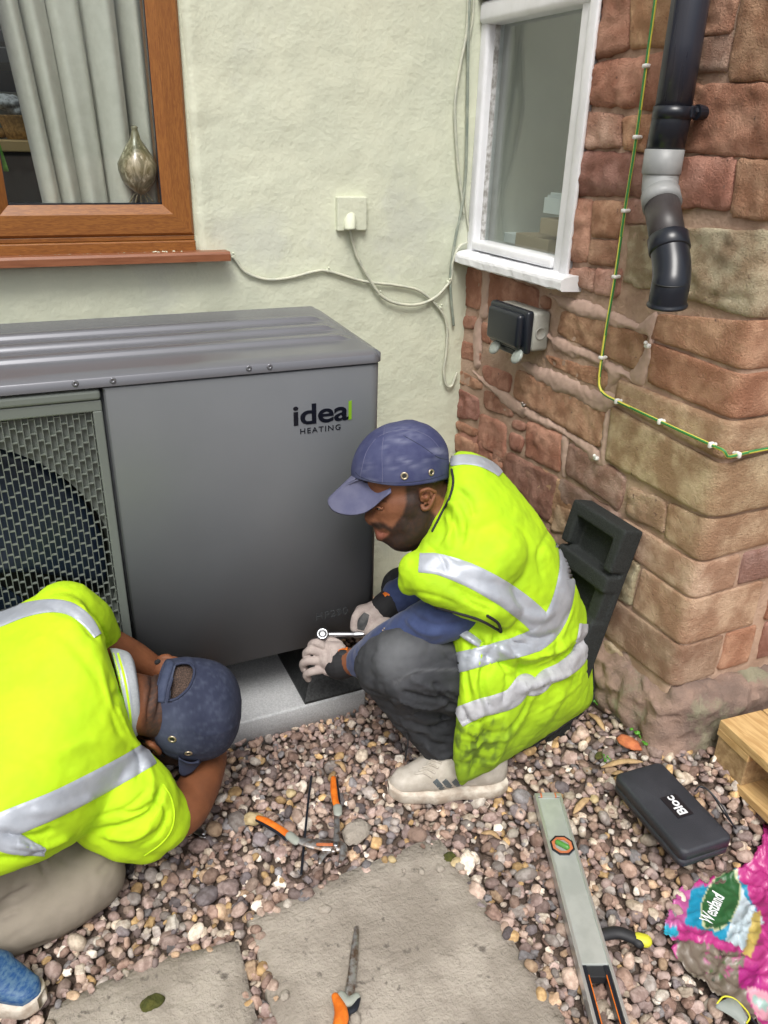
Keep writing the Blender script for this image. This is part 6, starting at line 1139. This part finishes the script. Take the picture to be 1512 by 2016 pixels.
V, F = fuse(cf[1:], .003, 3); sc_ = Surf(V, F); sc_.last = D0; obj('cuff_tab', *sc_.band([(666, 1280), (676, 1277), (684, 1279)], 4, nw=2, sub=3, off=.002), MT['orange'], wa); obj('cuff_tab', *sc_.band([(668, 1284), (680, 1285), (690, 1290)], 6, nw=2, sub=3, off=.003), MT['blackm'], wa)
# right hand wrapped round the wrench
D1 = 2.02
g = [chain([(756, 1205, D1, .034), (742, 1210, D1, .038), (728, 1218, D1, .036)], 16), chain([(722, 1203, D1, .020), (712, 1205, D1 - .002, .019)], 12),
     chain([(722, 1200, D1 - .01, .014), (708, 1206, D1 - .02, .0135), (700, 1220, D1 - .022, .0125), (698, 1236, D1 - .020, .0115)], 12),
     chain([(742, 1225, D1 - .02, .0145), (734, 1234, D1 - .032, .0135), (726, 1242, D1 - .030, .0125), (716, 1247, D1 - .01, .011)], 12), chain([(752, 1218, D1 - .02, .0145), (746, 1234, D1 - .034, .0135), (738, 1246, D1 - .030, .0122), (728, 1253, D1 - .01, .011)], 12),
     chain([(726, 1212, D1 - .01, .0145), (716, 1224, D1 - .02, .0135), (712, 1236, D1 - .018, .012), (712, 1246, D1 - .004, .0108)], 12), chain([(760, 1212, D1 - .015, .014), (758, 1228, D1 - .028, .013), (752, 1242, D1 - .026, .0118), (742, 1252, D1 - .008, .0105)], 12)]
o, V, F = glove(g, 'right_glove', fl=[([(722, 1205), (732, 1215), (730, 1235)], 2, -.0014), ([(740, 1195), (752, 1215)], 2, .001)])
sg_ = Surf(V, F); sg_.last = D1; obj('glove_palm_patch', *sg_.band([(722, 1208), (714, 1224), (710, 1240)], [6, 10, 7], nw=4, sub=5, off=.0012), MT['gloved'], wa)
V, F = fuse([chain([(758, 1196, D1 - .002, .0385), (772, 1184, D1 - .004, .0375)], 18)], .003, 3); obj('glove_cuff', V, F, MT['binding'], wa); sc_ = Surf(V, F); sc_.last = D1; obj('cuff_tab', *sc_.band([(756, 1172), (762, 1168), (768, 1170)], 4, nw=2, sub=3, off=.002), MT['orange'], wa)
V, F = fuse([chain([(772, 1184, D1, .033), (788, 1174, D1, .033)], 16)], .004, 3); sk_ = obj('wrist_skin', V, F, MT['skin2'], wa); attr(sk_, 'beard', np.zeros(len(V)))
# ratchet spanner held in the hands
sp = thing('ratchet_spanner', 'shiny steel ratchet spanner held between the gloved hands', 'spanner', tuple(at(680, 1249, 2.0)))
x, y, z = frame_of(at(634, 1236, 1.9) - at(634, 1262, 1.985)); R = np.stack([x, y, z], 1); hc = at(635, 1249, 1.972)
obj('ring_head', *lathe([(.0085, -.007), (.0085, .007), (.0125, .008), (.0165, .005), (.0165, -.005), (.0125, -.008)], hc, 28, R, caps=False), MT['steel'], sp); obj('socket_hole', *lathe([(.0001, .001), (.0086, .001)], hc, 16, R, caps=False), MT['fanin'], sp)
obj('bolt_head', *tube([hc - z * .006, hc + z * .004], [.0062, .0062], 6, caps=True), MT['steel'], sp, smooth=False)
obj('shank', *tube([at(649, 1249, 1.975), at(696, 1249, 1.99), at(697, 1249, 1.99), at(722, 1249, 2.0), at(745, 1248, 2.01)], [.0066, .0070, .0088, .0092, .0092], 14), MT['steel'], sp)
# ================================================================ KNEELING WORKER (left)
wb = thing('person', 'kneeling worker in hi vis polo shirt bending his head under the unit', 'person', tuple(on(60, 1850, 2, 0)))
# neck, head and hair
HB = 1.66
hb = [chain([(255, 1385, 1.575, .062), (285, 1388, 1.60, .060), (320, 1392, 1.625, .066), (345, 1395, HB, .078)], 20), chain([(345, 1395, HB, .082), (380, 1398, HB + .01, .082), (400, 1400, HB + .02, .068)], 20),
      chain([(310, 1440, HB + .03, .055), (335, 1455, HB + .05, .055), (370, 1450, HB + .08, .06)], 14)]
V, F = fuse(hb, .0048, 7)
V = folds(V, F, [([(296, 1320), (300, 1350), (292, 1400), (290, 1445)], 3.0, -.0055), ([(304, 1320), (309, 1355), (302, 1410)], 3.5, .003), ([(310, 1335), (314, 1370), (306, 1420)], 2.5, -.0035), ([(283, 1350), (282, 1400), (285, 1440)], 2.2, -.0018)])
hd = obj('head', V, F, MT['skin2'], wb); Q, _ = px(V); nz_ = A([fbm(*(p * 210), 2) for p in V]); attr(hd, 'beard', np.clip(np.clip((Q[:, 0] - 274) / 24, 0, 1) * .95 + nz_ * .55 * np.clip((Q[:, 0] - 275) / 20, 0, 1) + .25 * np.clip((Q[:, 1] - 1425) / 25, 0, 1), 0, .95))
SB_ = Surf(V, F); SB_.last = 1.6
P = catmull([SB_.hit(288, 1458, .004), SB_.hit(298, 1452, .012), SB_.hit(312, 1458, .016), SB_.hit(318, 1468, .014), SB_.hit(306, 1474, .008)], 5); V2, F2 = fuse([tube(P, .0060, 10), ball(SB_.hit(303, 1463, .004), (.014, .008, .012))], .002, 4); e_ = obj('ear', V2, F2, MT['skin2'], wb); attr(e_, 'beard', np.zeros(len(V2)))
obj('glasses_arm', *tube(catmull([SB_.hit(281, 1456, .006), SB_.hit(295, 1452, .012), SB_.hit(312, 1462, .018), SB_.hit(322, 1480, .014)], 5), .0026, 8), MT['binding'], wb)
# baseball style bump cap with strap opening
cb = thing('bump_cap', 'dark navy bump cap with back strap opening worn by the kneeling worker', 'cap', tuple(at(400, 1400, HB)))
ax0 = [((330, 1297), (318, 1472), 1.655, .095, 0, (-20, 8)), ((350, 1295), (330, 1486), 1.655, .102, 0, (-16, 6)), ((378, 1294), (354, 1497), 1.66, .105, 0, (-8, 3)), ((405, 1297), (388, 1500), 1.67, .104), ((432, 1305), (424, 1492), 1.68, .098), ((455, 1322), (450, 1474), 1.69, .083), ((470, 1348), (467, 1445), 1.70, .055), ((476, 1378), (475, 1412), 1.705, .020)]
V, F = loft(ax0, 110, 14, cap=True); V = folds(V, F, [([(380, 1345), (420, 1352), (472, 1370)], 2, -.0012), ([(376, 1432), (400, 1446), (440, 1442), (468, 1425)], 2.0, .0020), ([(345, 1296), (375, 1298), (382, 1320), (380, 1350), (360, 1378), (335, 1382)], 3, .0022), ([(310, 1470), (335, 1484), (390, 1490), (440, 1478)], 2, -.0014), ([(378, 1310), (420, 1325), (460, 1350)], 2.0, -.0012)])
Q, _ = px(V); SCB = Surf(V, F); SCB.last = 1.58; hole = sdpoly(Q, [(347, 1309), (360, 1306), (374, 1308), (381, 1318), (380, 1334), (372, 1352), (358, 1366), (345, 1375), (335, 1378), (338, 1350)])
N_ = normals(V, F); front = ((V - CAM) * N_).sum(1) < 0; 
kill = front & (hole < 0); F2 = [f for f in F if not any(kill[i] for i in f)]
co = obj('cap_crown', V, F2, MT['cap2'], cb); attr(co, 'chalk', np.clip(.35 * np.exp(-((Q[:, 0] - 330) / 30) ** 2 - ((Q[:, 1] - 1440) / 40) ** 2) + .4 * np.clip(A([fbm(*(p * 90)) for p in V]), 0, 1) + .5 * np.exp(-(abs(hole - 2) / 2.0) ** 2), 0, .6))
inn = [((325, 1302), (312, 1462), 1.66, .088), ((350, 1300), (325, 1475), 1.665, .095), ((400, 1304), (385, 1490), 1.675, .095)]; V2, F2 = loft(inn, 40, 6); V2 = rough_up(V2, F2, .0018, 160); h_ = obj('short_hair', V2, F2, mat('cropped_hair', (.035, .024, .020), (.12, .075, .055), sc=420, rough=.85, bump=1, bs=500, bd=.003), wb)
def hitS(u, v, o): return SCB.hit(u, v, o)
ed = [(335, 1379), (346, 1376), (359, 1367), (373, 1352), (381, 1334), (382, 1318), (374, 1307.5), (360, 1305.5), (346, 1308.5)]
obj('opening_edge', *SCB.cord(ed, .0030, off=.0006), MT['cap2'], cb)
st_ = SCB.band([(335, 1304), (328, 1325), (321, 1350), (315, 1382)], [8.5, 9, 9, 9.5], nw=4, sub=6, off=.0045); ob = obj('back_strap', *solid(A(st_[0]), st_[1], MW[:, 2] * .002), mat('strap_twill', (.030, .042, .085), (.045, .058, .105), sc=60, rough=.85, bump=.4, bs=900, bd=.0005), cb)
obj('strap_end', *SCB.cord([(341, 1338), (334, 1362), (332, 1380)], .0022, off=.006), MT['cap2'], cb)
eyelet(339, 1455, .0088, cb, SCB); eyelet(371, 1483, .0080, cb, SCB)
bo = brim([(352, 1492), (372, 1500), (392, 1500)], [(351, 1496), (352, 1508), (353, 1520), (362, 1526), (378, 1518), (388, 1508), (396, 1498)], (1.60, 1.63), (1.62, 1.66), MT['cap2'], cb)
attr(bo, 'chalk', np.zeros(len(bo.data.vertices)))
# ---- polo shirt: torso, near sleeve, far sleeve
tr_ = [((-190, 1230), (-150, 1790), 1.44, .14, -.13), ((-60, 1220), (-60, 1745), 1.46, .145, -.12), ((20, 1195), (30, 1712), 1.48, .145, -.11), ((85, 1168), (110, 1680), 1.505, .145, -.08), ((140, 1170), (200, 1620), 1.54, .14, -.03), ((185, 1215), (255, 1560), 1.56, .12), ((204, 1262), (284, 1498), 1.58, .082), ((214, 1290), (256, 1472), 1.595, .055)]
sl = [chain([(225, 1540, 1.54, .085), (262, 1575, 1.54, .085), (290, 1600, 1.56, .078), (308, 1610, 1.575, .070)], 18), chain([(215, 1600, 1.55, .075), (255, 1625, 1.56, .070), (285, 1640, 1.58, .060)], 16), chain([(318, 1560, 1.56, .030), (326, 1600, 1.57, .034), (318, 1635, 1.585, .030)], 12),
      chain([(130, 1210, 1.60, .070), (165, 1225, 1.64, .062), (190, 1248, 1.68, .050), (200, 1262, 1.70, .044)], 16)]
V, F = fuse([loft(tr_, 44, 4)] + sl, .0048, 12)
V = folds(V, F, [(p_, w_ * .85, h_ * 1.3) for p_, w_, h_ in [([(320, 1545), (305, 1590), (260, 1622), (180, 1640)], 7, -.008), ([(300, 1620), (265, 1650), (200, 1645)], 8, .006), ([(335, 1590), (310, 1640), (265, 1660)], 6, -.005), ([(0, 1640), (60, 1650), (110, 1635)], 9, -.008), ([(30, 1660), (90, 1665), (140, 1645)], 7, .007), ([(95, 1195), (150, 1215), (195, 1260)], 8, -.005), ([(110, 1240), (170, 1300), (210, 1370)], 14, -.003), ([(215, 1360), (245, 1430), (275, 1480)], 8, .005), ([(60, 1600), (130, 1590), (190, 1570)], 14, .004), ([(280, 1490), (300, 1530), (298, 1570)], 9, .004), ([(-10, 1690), (50, 1690), (90, 1672)], 6, -.006), ([(120, 1480), (180, 1460), (240, 1465)], 16, .003), ([(300, 1560), (325, 1590), (330, 1630)], 4, -.004), ([(230, 1600), (270, 1600), (310, 1575)], 5, -.005), ([(0, 1480), (80, 1500), (160, 1520)], 18, -.003), ([(150, 1190), (185, 1225), (205, 1270)], 5, .005), ([(175, 1200), (205, 1240), (214, 1272)], 3, -.004), ([(240, 1350), (225, 1400), (240, 1450)], 9, -.004)]])
V = rough_up(V, F, .0020, 18); V = folds(V, F, [([(318, 1560), (300, 1605), (262, 1632)], 4, -.004), ([(330, 1600), (310, 1645), (275, 1668)], 4, -.004), ([(290, 1555), (250, 1590), (190, 1610)], 4, -.004), ([(20, 1655), (70, 1662), (120, 1648)], 4, -.005), ([(10, 1675), (60, 1682), (100, 1672)], 4, .004), ([(170, 1195), (198, 1235), (208, 1268)], 4, -.004), ([(150, 1180), (185, 1215)], 4, .003), ([(262, 1470), (275, 1500), (270, 1540)], 4, -.004), ([(215, 1330), (232, 1400), (258, 1450)], 5, -.004), ([(195, 1300), (215, 1380), (245, 1450)], 6, .003)]); V = crumple(V, F, .0013, 6.5, (1, 1, 1), 2.); V = rough_up(V, F, .0005, 70)
ps = obj('hi_vis_polo', V, F, MT['hivis2'], wb); Q, _ = px(V); attr(ps, 'dirt', np.clip(.5 * np.exp(-((Q[:, 0] - 255) / 22) ** 2 - ((Q[:, 1] - 1390) / 60) ** 2) * 0, 0, 1))
SP_ = Surf(V, F); SP_.last = 1.5
def bn2(P, hw, **k): return obj('reflective_band', *SP_.band(P, hw, **k), MT['tape'], wb)
bn2([(-60, 1240), (0, 1219), (50, 1201), (100, 1193), (140, 1200), (170, 1222), (192, 1252)], [16, 15, 14, 13, 13, 12, 8])
bn2([(295, 1483), (250, 1510), (180, 1548), (110, 1583), (40, 1612), (-20, 1636), (-80, 1655)], [24, 24, 25, 26, 27, 27, 27])
bn2([(-60, 1612), (0, 1645), (40, 1664), (88, 1678)], [34, 30, 20, 7], off=.003)
obj('sleeve_hem', *SP_.cord([(322, 1545), (336, 1568), (343, 1600), (338, 1632), (318, 1660), (285, 1684)], .0018, off=.0002), MT['hivis2'], wb)
# collar: grey rib with lime stripes
def collar(o1, w_, m, off, nm): V, F = SP_.band(o1, w_, nw=3, sub=6, off=off); V, F = solid(V, F, MW[:, 2] * .003); return obj(nm, V, F, MT[m], wb)
c0 = [(222, 1284), (244, 1318), (258, 1360), (266, 1405), (270, 1445)]
V, F = loft([((216, 1276), (256, 1458), 1.583, .086, 0, (6, 0)), ((232, 1277), (264, 1454), 1.585, .084, 0, (8, 0)), ((252, 1284), (273, 1444), 1.59, .077, 0, (8, 0)), ((262, 1298), (278, 1428), 1.592, .064, 0, (4, 0))], 40, 5, cap=True); obj('collar', V, F, MT['collar'], wb)
SL_ = Surf(V, F); SL_.last = 1.52
for k, (du, m) in enumerate(((1, 'hivis2'), (6.5, 'tape'), (11, 'hivis2'), (16, 'tape'))):
    b_ = SL_.band([(221 + du, 1286), (233 + du, 1330), (241 + du, 1375), (246 + du, 1415), (247 + du, 1446)], 2.3, nw=2, sub=6, off=.0012); s_ = obj('collar_stripe', *b_, MT[m], wb)
    if m == 'hivis2': attr(s_, 'dirt', np.zeros(len(b_[0])))
# ---- arms
V, F = fuse([chain([(300, 1600, 1.58, .056), (335, 1602, 1.60, .055), (362, 1590, 1.63, .052), (385, 1560, 1.67, .046), (402, 1520, 1.73, .044), (412, 1485, 1.79, .040), (410, 1440, 1.86, .034), (400, 1410, 1.90, .028)], 18)], .005, 6)
a1 = obj('forearm', V, F, MT['skin2'], wb); attr(a1, 'beard', np.clip(.25 * A([fbm(*(p * 30)) for p in V]), 0, 1))
V, F = fuse([chain([(200, 1265, 1.69, .040), (230, 1278, 1.72, .038), (262, 1292, 1.75, .034), (290, 1308, 1.77, .030), (312, 1320, 1.78, .026)], 16)], .004, 5)
a2 = obj('forearm', V, F, MT['skin2'], wb); attr(a2, 'beard', np.clip(.2 * A([fbm(*(p * 30)) for p in V]), 0, 1))
hp_ = [chain([(308, 1318, 1.78, .026), (325, 1318, 1.775, .030), (342, 1320, 1.775, .028)], 14)] + [chain([(330 + 2 * k, 1304 + 6 * k, 1.77 + .006 * k, .0105), (342 + 2 * k, 1300 + 6 * k, 1.765, .0098), (352 + 3 * k, 1304 + 6 * k, 1.775, .009), (358 + 3 * k, 1310 + 6 * k, 1.79, .008)], 10) for k in range(4)] + [chain([(315, 1310, 1.77, .012), (318, 1298, 1.765, .0105), (330, 1295, 1.765, .0095)], 10)]
V, F = fuse(hp_, .0026, 4); h1 = obj('hand', V, F, MT['skin2'], wb); attr(h1, 'beard', np.zeros(len(V)))
hp_ = [chain([(400, 1412, 1.90, .028), (398, 1392, 1.92, .032), (398, 1375, 1.94, .028)], 14)] + [chain([(388 + 8 * k, 1370, 1.94, .0105), (387 + 8 * k, 1352, 1.96, .0098), (388 + 8 * k, 1342, 1.975, .008)], 10) for k in range(4)] + [chain([(412, 1395, 1.92, .013), (424, 1382, 1.93, .011), (426, 1370, 1.94, .009)], 10)]
V, F = fuse(hp_, .0026, 4); h2 = obj('hand', V, F, MT['skin2'], wb); attr(h2, 'beard', np.zeros(len(V)))
obj('watch_strap', *tube(catmull([at(309, 1304, 1.755), at(314, 1302, 1.76), at(317, 1306, 1.79)], 3), .006, 8), MT['binding'], wb)
# ---- trousers, ankle, shoe
tz = [chain([(-230, 1620, 1.48, .14), (-120, 1650, 1.50, .13), (0, 1690, 1.54, .110), (100, 1712, 1.58, .092), (168, 1722, 1.60, .078)], 22), chain([(170, 1722, 1.58, .078), (130, 1760, 1.55, .070), (60, 1800, 1.52, .062), (0, 1835, 1.50, .055), (-30, 1850, 1.49, .050)], 18),
      chain([(-100, 1420, 1.56, .13), (0, 1440, 1.62, .11), (100, 1480, 1.70, .095), (170, 1540, 1.76, .085)], 16), chain([(180, 1640, 1.66, .06), (205, 1650, 1.70, .055), (215, 1665, 1.74, .05)], 14)]
V, F = fuse(tz, .0065, 8); V = folds(V, F, [([(72, 1650), (78, 1690), (90, 1725)], 4, -.006), ([(84, 1650), (92, 1700)], 4, .005), ([(0, 1780), (30, 1765), (60, 1745)], 6, -.008), ([(0, 1810), (40, 1790)], 6, .006), ([(190, 1720), (220, 1690), (240, 1660)], 6, -.005), ([(-20, 1700), (20, 1690), (60, 1690)], 4, -.004)])
V = crumple(V, F, .003, 8, (1, 1, 1), 4.); obj('trousers', V, F, MT['beige'], wb)
V, F = fuse([chain([(-30, 1850, 1.49, .038), (-12, 1885, 1.48, .034), (-5, 1915, 1.48, .036)], 14)], .004, 4); a3 = obj('ankle', V, F, MT['skin2'], wb); attr(a3, 'beard', np.zeros(len(V)))
shoe(wb, on(85, 1985, 2, .01), on(-120, 1925, 2, .01), .040, .080, m='shoeb', ms='sole')
# repeats share a group phrase
GRP = {'paving_slab': 'paving slabs set in the gravel', 'corner_cable': 'cables hanging in the wall corner', 'cardboard_box': 'boxes behind the white window', 'paper_leaflet': 'leaflets behind the white window', 'rubber_foot': 'mounting feet under the heat pump',
       'cable_clip': 'loose cable clips on the stone wall', 'foam_block': 'black foam blocks', 'pale_stone': 'pale stones in the gravel', 'loose_pebble': 'loose pebbles lying on top', 'moss_clump': 'moss clumps', 'weed': 'small weeds by the plinth rock', 'wood_chip': 'wood chips on the gravel', 'dry_leaf': 'dry leaves on the gravel', 'person': 'workers fitting the heat pump', 'bump_cap': 'navy bump caps'}
for o in S.objects:
    if o.parent is None and 'category' in o.keys() and o.name.split('.')[0] in GRP: o['group'] = GRP[o.name.split('.')[0]]
for nm in ('sleeve_hem',):
    for o in S.objects:
        if o.name.startswith(nm): attr(o, 'dirt', np.zeros(len(o.data.vertices)))
